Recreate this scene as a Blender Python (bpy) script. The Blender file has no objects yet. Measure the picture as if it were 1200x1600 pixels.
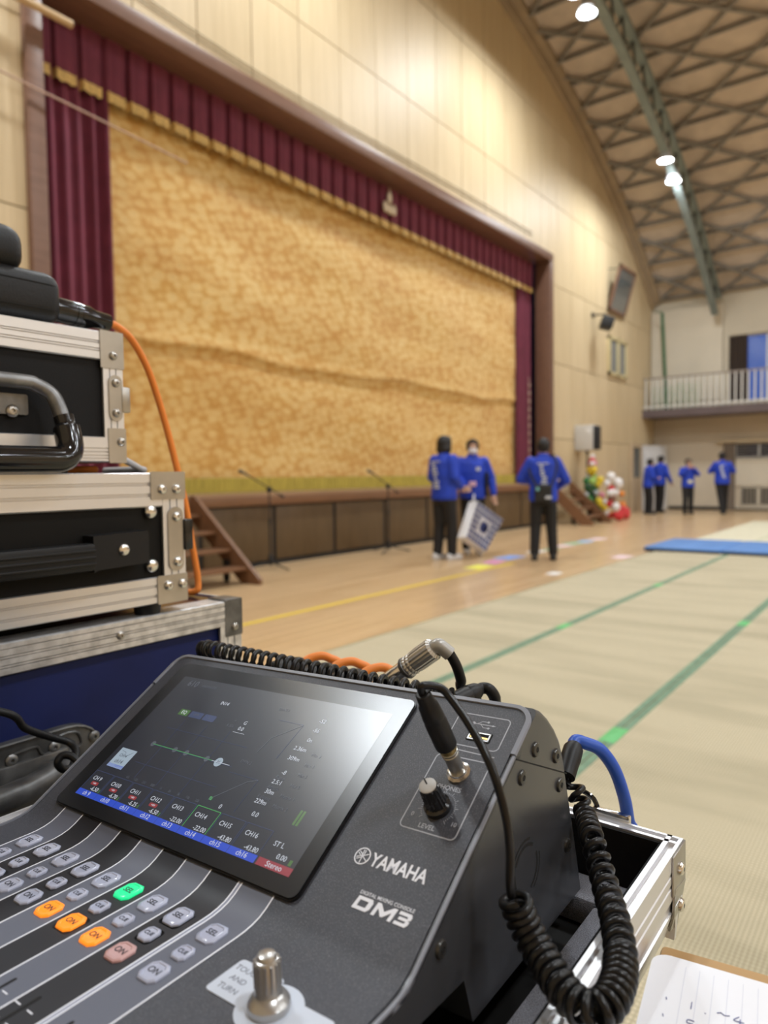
import bpy, bmesh, math, random
from mathutils import Vector, Matrix
random.seed(7)
sc = bpy.context.scene
col = sc.collection
V = Vector
PI = math.pi

# ------------------------------------------------------------------ camera
HC = 1.18                                    # eye height above the gym floor
FPX = 1109.0                                 # focal length in pixels of the 1200 x 1600 frame
yaw, pitch, roll = math.atan2(840, 1109), math.radians(2.84), math.radians(.75)
F0 = V((math.cos(yaw), math.sin(yaw), 0)); R0 = V((math.sin(yaw), -math.cos(yaw), 0)); U0 = V((0, 0, 1))
CF = F0*math.cos(pitch) - U0*math.sin(pitch); CU1 = U0*math.cos(pitch) + F0*math.sin(pitch)
CR = R0*math.cos(roll) - CU1*math.sin(roll); CU = CU1*math.cos(roll) + R0*math.sin(roll)
EYE = V((0, 0, HC))
cd = bpy.data.cameras.new('camera'); cam = bpy.data.objects.new('camera', cd); col.objects.link(cam)
cam.matrix_world = Matrix(((CR.x, CU.x, -CF.x, EYE.x), (CR.y, CU.y, -CF.y, EYE.y), (CR.z, CU.z, -CF.z, EYE.z), (0, 0, 0, 1)))
cd.sensor_fit = 'VERTICAL'; cd.sensor_height = 36; cd.sensor_width = 27
cd.lens = 36*FPX/1600; cd.clip_start = .01; cd.clip_end = 200
cd.dof.use_dof = True; cd.dof.focus_distance = .46; cd.dof.aperture_fstop = 7.2
sc.camera = cam

# ------------------------------------------------------------------ world: dusk outside the hall
w = bpy.data.worlds.new('dusk'); sc.world = w; w.use_nodes = True
w.node_tree.nodes['Background'].inputs[0].default_value = (.06, .13, .42, 1)
w.node_tree.nodes['Background'].inputs[1].default_value = .9
sc.view_settings.view_transform = 'Standard'; sc.view_settings.look = 'None'
sc.view_settings.exposure = 0.0; sc.view_settings.gamma = 1.0
sc.view_settings.use_curve_mapping = False
LAMP_W = 132.0                               # watts of each high-bay lamp

# ------------------------------------------------------------------ helpers
def ray(x, y): return CR*((x-600)/FPX) - CU*((y-800)/FPX) + CF
def onY(x, y, Y): d = ray(x, y); return EYE + d*(Y/d.y)        # where a sight line meets the plane y = Y
def onX(x, y, X): d = ray(x, y); return EYE + d*(X/d.x)
def onZ(x, y, Z=0.): d = ray(x, y); return EYE + d*((Z-HC)/d.z)

MATS = {}
def mat(name, c=(.5, .5, .5), rough=.5, metal=0., var=None, bump=None, stretch=(1, 1, 1), emit=None, es=0., coat=0., spec=.5, trans=0., ior=1.45, coords='Object', alpha=1.):
    if name in MATS: return MATS[name]
    m = bpy.data.materials.new(name); m.use_nodes = True; nt = m.node_tree; b = nt.nodes['Principled BSDF']
    b.inputs['Base Color'].default_value = (*c, 1); b.inputs['Roughness'].default_value = rough; b.inputs['Metallic'].default_value = metal
    b.inputs['Specular IOR Level'].default_value = spec; b.inputs['Coat Weight'].default_value = coat; b.inputs['Coat Roughness'].default_value = .05
    b.inputs['Transmission Weight'].default_value = trans; b.inputs['IOR'].default_value = ior; b.inputs['Alpha'].default_value = alpha
    if emit: b.inputs['Emission Color'].default_value = (*emit, 1); b.inputs['Emission Strength'].default_value = es
    if var or bump:
        tc = nt.nodes.new('ShaderNodeTexCoord'); mp = nt.nodes.new('ShaderNodeMapping'); mp.inputs['Scale'].default_value = stretch
        nt.links.new(tc.outputs[coords], mp.inputs['Vector'])
    if var:
        n = nt.nodes.new('ShaderNodeTexNoise'); n.inputs['Scale'].default_value = var[0]; n.inputs['Detail'].default_value = 4
        r = nt.nodes.new('ShaderNodeValToRGB'); a = var[1]
        r.color_ramp.elements[0].position = .3; r.color_ramp.elements[1].position = .7
        r.color_ramp.elements[0].color = (*[max(0, x*(1-a)) for x in c], 1); r.color_ramp.elements[1].color = (*[min(1, x*(1+a)) for x in c], 1)
        nt.links.new(mp.outputs[0], n.inputs['Vector']); nt.links.new(n.outputs['Fac'], r.inputs[0]); nt.links.new(r.outputs[0], b.inputs['Base Color'])
    if bump:
        n2 = nt.nodes.new('ShaderNodeTexNoise'); n2.inputs['Scale'].default_value = bump[0]; n2.inputs['Detail'].default_value = 3
        bp = nt.nodes.new('ShaderNodeBump'); bp.inputs['Strength'].default_value = bump[1]; bp.inputs['Distance'].default_value = bump[2] if len(bump) > 2 else .001
        nt.links.new(mp.outputs[0], n2.inputs['Vector']); nt.links.new(n2.outputs['Fac'], bp.inputs['Height']); nt.links.new(bp.outputs[0], b.inputs['Normal'])
    MATS[name] = m
    return m

INV = {}
class MB:
    """collects shapes into one mesh"""
    def __init__(s): s.v = []; s.f = []; s.mi = []; s.cur = 0
    def add(s, vs, fs):
        o = len(s.v); s.v += [tuple(p) for p in vs]; s.f += [tuple(i+o for i in f) for f in fs]; s.mi += [s.cur]*len(fs); return s
    def box(s, a, b, M=None):
        x0, y0, z0 = a; x1, y1, z1 = b
        vs = [V((x, y, z)) for z in (z0, z1) for y in (y0, y1) for x in (x0, x1)]
        if M is not None: vs = [M @ p for p in vs]
        return s.add(vs, [(0, 2, 3, 1), (4, 5, 7, 6), (0, 1, 5, 4), (2, 6, 7, 3), (0, 4, 6, 2), (1, 3, 7, 5)])
    def rbox(s, a, b, r, M=None, seg=2):
        bm = bmesh.new(); c = [(a[i]+b[i])/2 for i in range(3)]; d = [abs(b[i]-a[i]) for i in range(3)]
        bmesh.ops.create_cube(bm, size=1); bmesh.ops.scale(bm, vec=d, verts=bm.verts); bmesh.ops.translate(bm, vec=c, verts=bm.verts)
        bmesh.ops.bevel(bm, geom=bm.edges[:], offset=min(r, min(d)*.49), segments=seg, profile=.5, affect='EDGES')
        return s.bm(bm, M)
    def bm(s, bm, M=None):
        bm.verts.index_update()
        vs = [M @ v.co if M is not None else v.co.copy() for v in bm.verts]
        s.add(vs, [[v.index for v in f.verts] for f in bm.faces]); bm.free(); return s
    def prism(s, poly, t0, t1, fn):
        n = len(poly); vs = [fn(p[0], p[1], t0) for p in poly] + [fn(p[0], p[1], t1) for p in poly]
        fs = [tuple(range(n))[::-1], tuple(range(n, 2*n))] + [(i, (i+1) % n, n+(i+1) % n, n+i) for i in range(n)]
        return s.add(vs, fs)
    def tube(s, pts, r, n=8, cap=True):
        pts = [V(p) for p in pts]; k = len(pts); rs = r if isinstance(r, (list, tuple)) else [r]*k
        T = [((pts[min(i+1, k-1)]-pts[max(i-1, 0)]).normalized()) for i in range(k)]
        a = T[0].orthogonal().normalized(); vs = []
        for i in range(k):
            a = (a - T[i]*a.dot(T[i]))
            a = a.normalized() if a.length > 1e-9 else T[i].orthogonal().normalized()
            b = T[i].cross(a)
            vs += [pts[i] + (a*math.cos(2*PI*j/n) + b*math.sin(2*PI*j/n))*rs[i] for j in range(n)]
        fs = [(i*n+j, i*n+(j+1) % n, (i+1)*n+(j+1) % n, (i+1)*n+j) for i in range(k-1) for j in range(n)]
        if cap: fs += [tuple(range(n))[::-1], tuple(range((k-1)*n, k*n))]
        return s.add(vs, fs)
    def cyl(s, p0, p1, r0, r1=None, n=14): return s.tube([p0, p1], [r0, r0 if r1 is None else r1], n)
    def lathe(s, prof, M=None, n=20):
        vs = []; k = len(prof)
        for r, z in prof: vs += [V((r*math.cos(2*PI*j/n), r*math.sin(2*PI*j/n), z)) for j in range(n)]
        if M is not None: vs = [M @ p for p in vs]
        fs = [(i*n+j, i*n+(j+1) % n, (i+1)*n+(j+1) % n, (i+1)*n+j) for i in range(k-1) for j in range(n)]
        fs += [tuple(range(n))[::-1], tuple(range((k-1)*n, k*n))]
        return s.add(vs, fs)
    def ball(s, c, r, nu=14, nv=9, M=None):
        rr = r if isinstance(r, (tuple, list)) else (r, r, r); vs = []
        for i in range(nv+1):
            t = PI*i/nv; st = max(math.sin(t), .001)
            vs += [V((c[0]+rr[0]*st*math.cos(2*PI*j/nu), c[1]+rr[1]*st*math.sin(2*PI*j/nu), c[2]-rr[2]*math.cos(t))) for j in range(nu)]
        if M is not None: vs = [M @ p for p in vs]
        fs = [(i*nu+j, i*nu+(j+1) % nu, (i+1)*nu+(j+1) % nu, (i+1)*nu+j) for i in range(nv) for j in range(nu)]
        fs += [tuple(range(nu))[::-1], tuple(range(nv*nu, (nv+1)*nu))]
        return s.add(vs, fs)
    def capsule(s, p0, p1, r0, r1, n=12):
        p0, p1 = V(p0), V(p1); d = p1-p0; L = max(d.length, 1e-5); d = d/L; pts = []; rs = []
        for i in range(1, 5): a = PI/2*i/4; pts.append(p0-d*r0*math.cos(a)); rs.append(max(r0*math.sin(a), .001))
        pts.append(p0); rs.append(r0); pts.append(p1); rs.append(r1)
        for i in range(3, 0, -1): a = PI/2*i/4; pts.append(p1+d*r1*math.cos(a)); rs.append(max(r1*math.sin(a), .001))
        pts.insert(0, p0-d*r0*.999); rs.insert(0, .001); pts.append(p1+d*r1); rs.append(.001)
        q = [pts[0]]; qr = [rs[0]]
        for p, r in zip(pts[1:], rs[1:]):
            if (p-q[-1]).length > 1e-5: q.append(p); qr.append(r)
        return s.tube(q, qr, n)
    def grid(s, fn, nu, nv):
        vs = [fn(i/nu, j/nv) for j in range(nv+1) for i in range(nu+1)]
        return s.add(vs, [(j*(nu+1)+i, j*(nu+1)+i+1, (j+1)*(nu+1)+i+1, (j+1)*(nu+1)+i) for j in range(nv) for i in range(nu)])
    def mesh(s, name, m, ang=40):
        me = bpy.data.meshes.new(name); me.from_pydata(s.v, [], s.f)
        for x in (m if isinstance(m, (list, tuple)) else [m]): me.materials.append(x)
        if any(s.mi): me.polygons.foreach_set('material_index', s.mi)
        bm = bmesh.new(); bm.from_mesh(me); bmesh.ops.recalc_face_normals(bm, faces=bm.faces); bm.to_mesh(me); bm.free()
        if ang:
            me.polygons.foreach_set('use_smooth', [True]*len(me.polygons)); me.set_sharp_from_angle(angle=math.radians(ang))
        me.update(); return me

def put(name, me, parent=None, label=None, cat=None, group=None, kind=None):
    o = bpy.data.objects.new(name, me); col.objects.link(o)
    if parent:
        o.parent = parent
        if parent.name in INV: o.matrix_parent_inverse = INV[parent.name]
    if label: o['label'] = label
    if cat: o['category'] = cat
    if group: o['group'] = group
    if kind: o['kind'] = kind
    return o
def ob(name, mb, m, parent=None, label=None, cat=None, group=None, kind=None, ang=40):
    return put(name, mb.mesh(name, m, ang), parent, label, cat, group, kind)
def thing(name, label, cat, base=(0, 0, 0), M=None, group=None, world=False, kind=None):
    """Empty at the thing's base. Parts are modelled in the frame M (or in world coordinates) and keep their place."""
    o = bpy.data.objects.new(name, None); col.objects.link(o); o.empty_display_size = .05
    o['label'] = label; o['category'] = cat
    if group: o['group'] = group
    if kind: o['kind'] = kind
    base = V(base)
    if M is None:
        o.location = base
        if world: INV[o.name] = Matrix.Translation(-base)
    else:
        o.matrix_world = M @ Matrix.Translation(base); INV[o.name] = Matrix.Translation(-base)
    return o
def struct(name, mb, m, ang=0, parent=None): return ob(name, mb, m, parent, kind=None if parent else 'structure', ang=ang)
def smooth_path(pts, n=8):
    pts = [V(p) for p in pts]; out = []; k = len(pts)
    for i in range(k-1):
        p0, p1, p2, p3 = pts[max(i-1, 0)], pts[i], pts[i+1], pts[min(i+2, k-1)]
        for j in range(n):
            t = j/n; out.append(.5*((2*p1)+(p2-p0)*t+(2*p0-5*p1+4*p2-p3)*t*t+(3*p1-p0-3*p2+p3)*t**3))
    out.append(pts[-1]); return out
def resample(pts, step):
    out = [pts[0]]; acc = 0
    for a, b in zip(pts, pts[1:]):
        L = (b-a).length; d = step-acc
        while d <= L: out.append(a.lerp(b, d/L)); d += step
        acc = L-(d-step)
    return out
def coil(path, R, turns, per=24, R1=None):
    """helix wound round a path"""
    p = resample(smooth_path(path, 12), .0012); k = len(p); pts = []
    T = [(p[min(i+1, k-1)]-p[max(i-1, 0)]).normalized() for i in range(k)]
    a = T[0].orthogonal().normalized(); frames = []
    for i in range(k):
        a = (a-T[i]*a.dot(T[i])).normalized(); frames.append((a.copy(), T[i].cross(a)))
    n = int(turns*per)
    for i in range(n+1):
        s = i/n*(k-1); j = min(int(s), k-2); t = s-j; c = p[j].lerp(p[j+1], t); A, B = frames[j]
        th = 2*PI*i/per; rr = R + ((R1-R)*i/n if R1 else 0)
        pts.append(c+(A*math.cos(th)+B*math.sin(th))*rr)
    return pts
def text(s, size, m, parent, M, name='lettering', align='LEFT', bold=0., sx=1., ext=.00004, shear=0., spacing=1.):
    c = bpy.data.curves.new(name, 'FONT'); c.body = s; c.size = size; c.align_x = align; c.align_y = 'CENTER'; c.extrude = ext
    c.offset = bold*size; c.shear = shear; c.resolution_u = 3; c.space_character = spacing
    o = bpy.data.objects.new('tmp', c); col.objects.link(o)
    dg = bpy.context.evaluated_depsgraph_get(); me = bpy.data.meshes.new_from_object(o.evaluated_get(dg))
    bpy.data.objects.remove(o); bpy.data.curves.remove(c)
    me.materials.clear(); me.materials.append(m); me.transform(M @ Matrix.Diagonal((sx, 1, 1, 1))); me.name = name
    return put(name, me, parent)
def rrect(x0, y0, x1, y1, r, n=4):
    pts = []
    for cx, cy, a in ((x1-r, y1-r, 0), (x0+r, y1-r, 90), (x0+r, y0+r, 180), (x1-r, y0+r, 270)):
        for i in range(n+1): t = math.radians(a+90*i/n); pts.append((cx+r*math.cos(t), cy+r*math.sin(t)))
    return pts
def remesh(name, mb, m, vox, parent=None, smooth=4, **kw):
    me = bpy.data.meshes.new('t'); me.from_pydata(mb.v, [], mb.f)
    bm = bmesh.new(); bm.from_mesh(me); bmesh.ops.recalc_face_normals(bm, faces=bm.faces); bm.to_mesh(me); bm.free()
    o = bpy.data.objects.new('t', me); col.objects.link(o)
    r = o.modifiers.new('r', 'REMESH'); r.mode = 'VOXEL'; r.voxel_size = vox; r.use_smooth_shade = True
    if smooth: q = o.modifiers.new('s', 'SMOOTH'); q.factor = .5; q.iterations = smooth
    dg = bpy.context.evaluated_depsgraph_get(); me2 = bpy.data.meshes.new_from_object(o.evaluated_get(dg))
    bpy.data.objects.remove(o); me2.name = name; me2.materials.clear(); me2.materials.append(m)
    me2.polygons.foreach_set('use_smooth', [True]*len(me2.polygons))
    return put(name, me2, parent, **kw)
def copytree(o, parent=None):
    c = o.copy(); col.objects.link(c)
    if o.name in INV: INV[c.name] = INV[o.name]
    if parent: c.parent = parent
    for ch in o.children: copytree(ch, c)
    return c
# ------------------------------------------------------------------ materials of the hall
def wood_panel(name, c1, c2, stretch, rough=.42, scale=3., coat=0.):
    m = mat(name, c1, rough, coat=coat); nt = m.node_tree; b = nt.nodes['Principled BSDF']
    tc = nt.nodes.new('ShaderNodeTexCoord'); mp = nt.nodes.new('ShaderNodeMapping'); mp.inputs['Scale'].default_value = stretch
    n = nt.nodes.new('ShaderNodeTexNoise'); n.inputs['Scale'].default_value = scale; n.inputs['Detail'].default_value = 6; n.inputs['Distortion'].default_value = .4
    oi = nt.nodes.new('ShaderNodeObjectInfo'); ad = nt.nodes.new('ShaderNodeMath'); ad.operation = 'MULTIPLY_ADD'; ad.inputs[1].default_value = .25
    r = nt.nodes.new('ShaderNodeValToRGB'); r.color_ramp.elements[0].color = (*c1, 1); r.color_ramp.elements[1].color = (*c2, 1)
    r.color_ramp.elements[0].position = .3; r.color_ramp.elements[1].position = .85
    nt.links.new(tc.outputs['Object'], mp.inputs[0]); nt.links.new(mp.outputs[0], n.inputs['Vector'])
    nt.links.new(oi.outputs['Random'], ad.inputs[0]); nt.links.new(n.outputs['Fac'], ad.inputs[2]); nt.links.new(ad.outputs[0], r.inputs[0]); nt.links.new(r.outputs[0], b.inputs['Base Color'])
    return m
M_panel = wood_panel('pale wall veneer', (.52, .40, .235), (.63, .50, .315), (6, 6, .35), .5)
M_joint = mat('wall joint', (.13, .09, .05), .8)
M_trimwood = wood_panel('brown frame wood', (.13, .065, .04), (.19, .10, .065), (1, 8, 8), .4)
M_stagewood = wood_panel('stage fascia wood', (.16, .075, .035), (.22, .11, .055), (.7, 6, 8), .45)
M_stagepanel = wood_panel('stage front panel', (.085, .052, .022), (.125, .078, .036), (5, 5, .8), .5)
M_black = mat('black paint', (.012, .012, .013), .5)
M_cream = mat('cream wall paint', (.56, .50, .40), .7, var=(1.2, .05))
M_creamlow = mat('beige wall paint', (.55, .47, .36), .7, var=(1.0, .06))
M_steel_green = mat('grey green steel', (.20, .24, .235), .5, var=(3, .12))
M_roof = mat('roof board', (.56, .475, .395), .85, var=(2.5, .1), bump=(30, .3, .01))
M_bar = mat('lattice steel', (.22, .205, .185), .6, var=(3, .15))
M_darkbrown = mat('dark brown curtain', (.045, .03, .022), .9, var=(4, .2), stretch=(6, 6, .3))

# floor: varnished boards running along the stage
mf = mat('gym floor boards', (.55, .33, .15), .3, coat=.15); nt = mf.node_tree; b = nt.nodes['Principled BSDF']
tc = nt.nodes.new('ShaderNodeTexCoord'); br = nt.nodes.new('ShaderNodeTexBrick')
br.inputs['Color1'].default_value = (.54, .365, .195, 1); br.inputs['Color2'].default_value = (.64, .455, .265, 1); br.inputs['Mortar'].default_value = (.33, .18, .07, 1)
br.inputs['Scale'].default_value = 1; br.inputs['Brick Width'].default_value = 1.8; br.inputs['Row Height'].default_value = .075; br.inputs['Mortar Size'].default_value = .002; br.inputs['Bias'].default_value = 0
n = nt.nodes.new('ShaderNodeTexNoise'); n.inputs['Scale'].default_value = 3; n.inputs['Detail'].default_value = 6
mp = nt.nodes.new('ShaderNodeMapping'); mp.inputs['Scale'].default_value = (.5, 12, 1)
mx = nt.nodes.new('ShaderNodeMix'); mx.data_type = 'RGBA'; mx.blend_type = 'OVERLAY'; mx.inputs[0].default_value = .35
nt.links.new(tc.outputs['Object'], br.inputs['Vector']); nt.links.new(tc.outputs['Object'], mp.inputs[0]); nt.links.new(mp.outputs[0], n.inputs['Vector'])
nt.links.new(br.outputs['Color'], mx.inputs[6]); nt.links.new(n.outputs['Fac'], mx.inputs[7]); nt.links.new(mx.outputs[2], b.inputs['Base Color'])
M_floor = mf

# ------------------------------------------------------------------ shell
AX, AZ, AR = 9.7, -12.55, 24.0               # the barrel roof: axis and radius
def roof_z(x, r=AR): return AZ + math.sqrt(r*r-(x-AX)**2)
XL, XR, YS, YB = -4.6, 24.2, 7.1, -21.0
floor = struct('floor', MB().box((XL-.3, YB-.3, -.2), (XR+.3, 9.0, 0)), M_floor)

wall = MB()
OX0, OX1, OZ = 3.70, 15.93, 6.28             # proscenium opening
def arch_poly(x0, x1, z0, z1=99, r=AR, n=10):
    xs = [x0+(x1-x0)*i/n for i in range(n+1)]
    return [(x0, z0), (x1, z0)] + [(x, max(min(z1, roof_z(x, r)), z0)) for x in reversed(xs)]
fnS = lambda a, c, t: V((a, t, c))
wall.prism(arch_poly(XL, OX0, 0, r=AR+.1), 7.13, 7.4, fnS)
wall.prism(arch_poly(OX1, XR+.2, 0, r=AR+.1), 7.13, 7.4, fnS)
wall.prism(arch_poly(OX0, OX1, OZ, r=AR+.1), 7.13, 7.4, fnS)
wall_stage = struct('wall_stage', wall, M_joint)
rows = [.23, 2.05, 3.87, 5.72, 7.6, 9.42, 11.3]
rows = [0]+rows
cols = [7.53+.8897*k for k in range(-14, 20)]
def clip(poly, ax, val, keep_less):
    out = []
    for (p, q) in zip(poly, poly[1:]+poly[:1]):
        ip = (p[ax] <= val) == keep_less; iq = (q[ax] <= val) == keep_less
        if ip: out.append(p)
        if ip != iq:
            t = (val-p[ax])/(q[ax]-p[ax]); out.append((p[0]+(q[0]-p[0])*t, p[1]+(q[1]-p[1])*t))
    return out
shared = {}
def wall_panel(x0, x1, z0, z1):
    if x1-x0 < .05 or z1-z0 < .05: return
    top = min(roof_z(x0), roof_z(x1))
    if z0 >= max(roof_z(x0), roof_z(x1))-.02: return
    if z1 <= top:
        key = (round(x1-x0, 3), round(z1-z0, 3))
        if key not in shared:
            m_ = MB(); w_, h_ = x1-x0, z1-z0
            m_.box((.008, -.02, .008), (w_-.008, .012, h_-.008)); shared[key] = m_.mesh('panel', M_panel, 0)
        o = put('panel', shared[key], wall_stage); o.location = (x0, 7.12, z0)
    else:
        m_ = MB(); pl = [(a-x0, c-z0) for a, c in arch_poly(x0+.008, x1-.008, z0+.008, z1-.008)]
        if max(p[1] for p in pl) < .05: return
        m_.prism(pl, -.02, .012, fnS); o = ob('panel', m_, M_panel, wall_stage, ang=0); o.location = (x0, 7.12, z0)
for a, c in zip(cols, cols[1:]):
    a = max(a, XL); c = min(c, XR-.02)
    if c <= a: continue
    for z0, z1 in zip(rows, rows[1:]):
        if z1 <= 6.36 or z0 < 6.36:            # beside or across the opening
            for (p, q) in ((a, min(c, 3.62)), (max(a, 16.01), c)):
                if q > p: wall_panel(p, q, z0, z1)
            if z1 > 6.36 and min(c, 16.01) > max(a, 3.62): wall_panel(max(a, 3.62), min(c, 16.01), 6.36, z1)
        else: wall_panel(a, c, z0, z1)

# moulding where the stage wall meets the roof
tr = MB(); N = 60
arc = [math.radians(-36.5+73*i/N) for i in range(N+1)]
def arcpt(th, r, y): return V((AX+r*math.sin(th), y, AZ+r*math.cos(th)))
def arc_band(mb, r0, r1, y0, y1, th=arc):
    vs = []
    for t in th: vs += [arcpt(t, r0, y0), arcpt(t, r1, y0), arcpt(t, r1, y1), arcpt(t, r0, y1)]
    k = len(th); fs = [(0, 1, 2, 3), tuple((k-1)*4+i for i in (3, 2, 1, 0))]
    fs += [(i*4+j, i*4+(j+1) % 4, (i+1)*4+(j+1) % 4, (i+1)*4+j) for i in range(k-1) for j in range(4)]
    return mb.add(vs, fs)
struct('trim_1', arc_band(arc_band(MB(), 23.72, 24.0, 6.96, 7.10), 23.86, 24.0, 6.80, 6.97), mat('arch moulding', (.36, .28, .19), .6, var=(2, .1)), ang=30)

ceiling = struct('ceiling', arc_band(MB(), 24.0, 24.25, YB-.3, 7.4, [math.radians(-37.5+75*i/80) for i in range(81)]), M_roof, ang=30)
# steel lattice under the roof boards: purlins along the hall and diagonal bars
DS = 1.5/24
pur = MB().box((-.028, 0, 23.88), (.028, 7.1, 23.96)).mesh('purlin', M_bar, 0)
th = math.radians(4)
while th < math.radians(36.5):
    o = put('purlin', pur, ceiling); o.location = (AX, 0, AZ); o.rotation_euler = (0, th, 0); th += DS/2
def diag(sgn, w=.032):
    p = V((0, 0, 23.90)); q = V((23.90*math.sin(DS), 1.9*sgn, 23.90*math.cos(DS)))
    d = (q-p).normalized(); s_ = d.cross(V((0, 0, 1))).normalized()*w; h_ = V((0, 0, .035))
    m_ = MB(); vs = [p-s_-h_, p+s_-h_, q+s_-h_, q-s_-h_, p-s_+h_, p+s_+h_, q+s_+h_, q-s_+h_]
    m_.add(vs, [(0, 1, 2, 3), (4, 7, 6, 5), (0, 4, 5, 1), (1, 5, 6, 2), (2, 6, 7, 3), (3, 7, 4, 0)]); return m_.mesh('lattice_bar', M_bar, 0)
dA, dB = diag(1), diag(-1)
for i in range(11):
    for j in range(4):
        t = math.radians(1.0)+i*DS
        if t > math.radians(34): continue
        y0 = -.5+1.9*j
        o = put('lattice_bar', dA, ceiling); o.location = (AX, y0, AZ); o.rotation_euler = (0, t, 0)
        o = put('lattice_bar', dB, ceiling); o.location = (AX, y0+1.9, AZ); o.rotation_euler = (0, t, 0)
rest = MB()                                    # the same lattice over the rest of the hall, as one part
for k in range(-24, 24):
    t = math.radians(4)+k*DS/2
    if abs(t) > math.radians(36.5): continue
    if k >= 0: arc_band(rest, 23.88, 23.96, YB, 0, [t-.00125, t+.00125])
    else: arc_band(rest, 23.88, 23.96, YB, 7.1, [t-.00125, t+.00125])
ob('lattice', rest, M_bar, ceiling, kind='stuff', ang=0)

# arched lattice girder nearest the stage
YG = 5.08
g = thing('roof_girder', 'grey steel lattice girder arching under the roof beside the stage wall', 'girder', (23.8, YG, 6.4), world=True)
ob('lower_chord', arc_band(MB(), 22.98, 23.10, YG-.09, YG+.09), M_steel_green, g, ang=30)
ob('upper_chord', arc_band(MB(), 23.68, 23.78, YG-.09, YG+.09), M_steel_green, g, ang=30)
dth = .72/24; ang0 = math.radians(-36)
def web(sg):
    a_ = V((0, YG, 23.08)) if sg else V((0, YG, 23.70)); c_ = V((23.70*math.sin(dth/2), YG, 23.70*math.cos(dth/2))) if sg else V((23.08*math.sin(dth/2), YG, 23.08*math.cos(dth/2)))
    return MB().cyl(a_, c_, .028, n=5).mesh('web_bar', mat('dark steel web', (.06, .065, .06), .6), 0)
wA, wB = web(1), web(0); k = 0
while ang0 + k*dth < math.radians(36):
    for j, me in ((0, wA), (1, wB)):
        o = bpy.data.objects.new('web_bar', me); col.objects.link(o); o.parent = g; o.matrix_parent_inverse = INV[g.name]
        o.location = (AX, 0, AZ); o.rotation_euler = (0, ang0+k*dth+j*dth/2, 0)
    k += 1

# ------------------------------------------------------------------ high-bay lamps on the girders (they light the hall)
M_lens = mat('lit lamp lens', (1, 1, 1), .3, emit=(.95, .98, 1), es=30)
M_lamp = mat('lamp housing', (.55, .56, .57), .4, metal=.3)
def lamp(x, y, z, label, group=None, light=True):
    t = thing('high_bay_lamp', label, 'lamp', (x, y, z), group=group)
    ob('housing', MB().lathe([(.05, .30), (.10, .29), (.12, .14), (.16, .10), (.18, 0), (.17, -.01), (.165, .02)], n=20), M_lamp, t)
    ob('lens', MB().lathe([(.001, .012), (.16, .012), (.16, .004), (.001, .002)], n=20), M_lens, t)
    ob('bracket', MB().cyl((0, 0, .33), (0, 0, .52), .02, n=8).box((-.15, -.02, .5), (.15, .02, .54)), M_lamp, t)
    if light:
        L = bpy.data.lights.new('lamp_light', 'AREA'); L.shape = 'DISK'; L.size = .32; L.energy = LAMP_W; L.color = (.90, .96, 1.0)
        o = bpy.data.objects.new('lamp_light', L); col.objects.link(o); o.parent = t; o.location = (0, 0, -.02)
    return t
fr = 'lamp on the girder beside the stage wall, seen in the photo'
lamp(18.15, YG, 8.72, 'lit round lamp hanging from the roof girder, the upper of the glowing pair')
lamp(18.85, YG, 8.45, 'lit round lamp hanging from the roof girder, the lower of the glowing pair')
lamp(12.55, YG, 9.75, 'lit lamp on the roof girder cut by the top edge of the photo')
lamp(13.1, YG, 9.66, 'second lamp of the girder pair above the top edge')
for yy in (YG, -3.4, -11.8, -18.5):
    for xx in (.9, 6.8, 12.55, 18.15):
        if yy == YG and xx > 10: continue
        for k in (0, 1):
            dy_ = .78 if (yy == YG and xx == .9) else 0
            lamp(xx+.65*k-.25, yy+dy_, roof_z(xx+.65*k)-1.25, 'lit round high-bay lamp under the roof, out of the photo', 'lamps over the rest of the hall')

# ------------------------------------------------------------------ other walls
XF = 24.0
wf = MB()
wf.box((XR, -3, 0), (XR+.3, 7.2, 1.62)).box((XR, 4.66, 1.62), (XR+.3, 7.2, 3.0)).box((XR, -3, 2.07), (XR+.3, 4.66, 3.0)).box((XR, YB, 0), (XR+.3, -3, 3.0))
wall_far = struct('wall_far', wf, M_creamlow)
wu = MB()
wu.box((XF, 4.80, 3.0), (XR+.3, 7.2, 6.75)).box((XF, -3, 5.36), (XR+.3, 4.80, 6.9)).box((XF, YB, 3.0), (XR+.3, -3, 6.9)).box((XF, -3, 3.0), (XR+.3, 4.80, 3.32))
struct('wall_far_upper', wu, mat('upper wall paint', (.50, .44, .34), .7, var=(1, .05)))
struct('trim_2', MB().rbox((XF-.16, 4.95, 3.1), (XF, 7.08, 6.36), .01), M_cream)       # boxed-out white panel on the gallery
struct('wall_left', MB().box((XL-.3, YB, 0), (XL, 7.2, 7.4)), M_panel)
struct('wall_rear', MB().prism(arch_poly(XL, XR+.2, 0, r=AR+.1, n=30), YB-.3, YB, fnS), M_panel)
struct('wall_light_seal', MB().box((1, 8.4, 0), (18, 8.6, 8)), M_black)  # unseen black wall, added to keep dusk light from leaking past the curtain
struct('baseboard_far', MB().box((XR-.03, -3, 0), (XR, 6.6, .10)), M_black)
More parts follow.
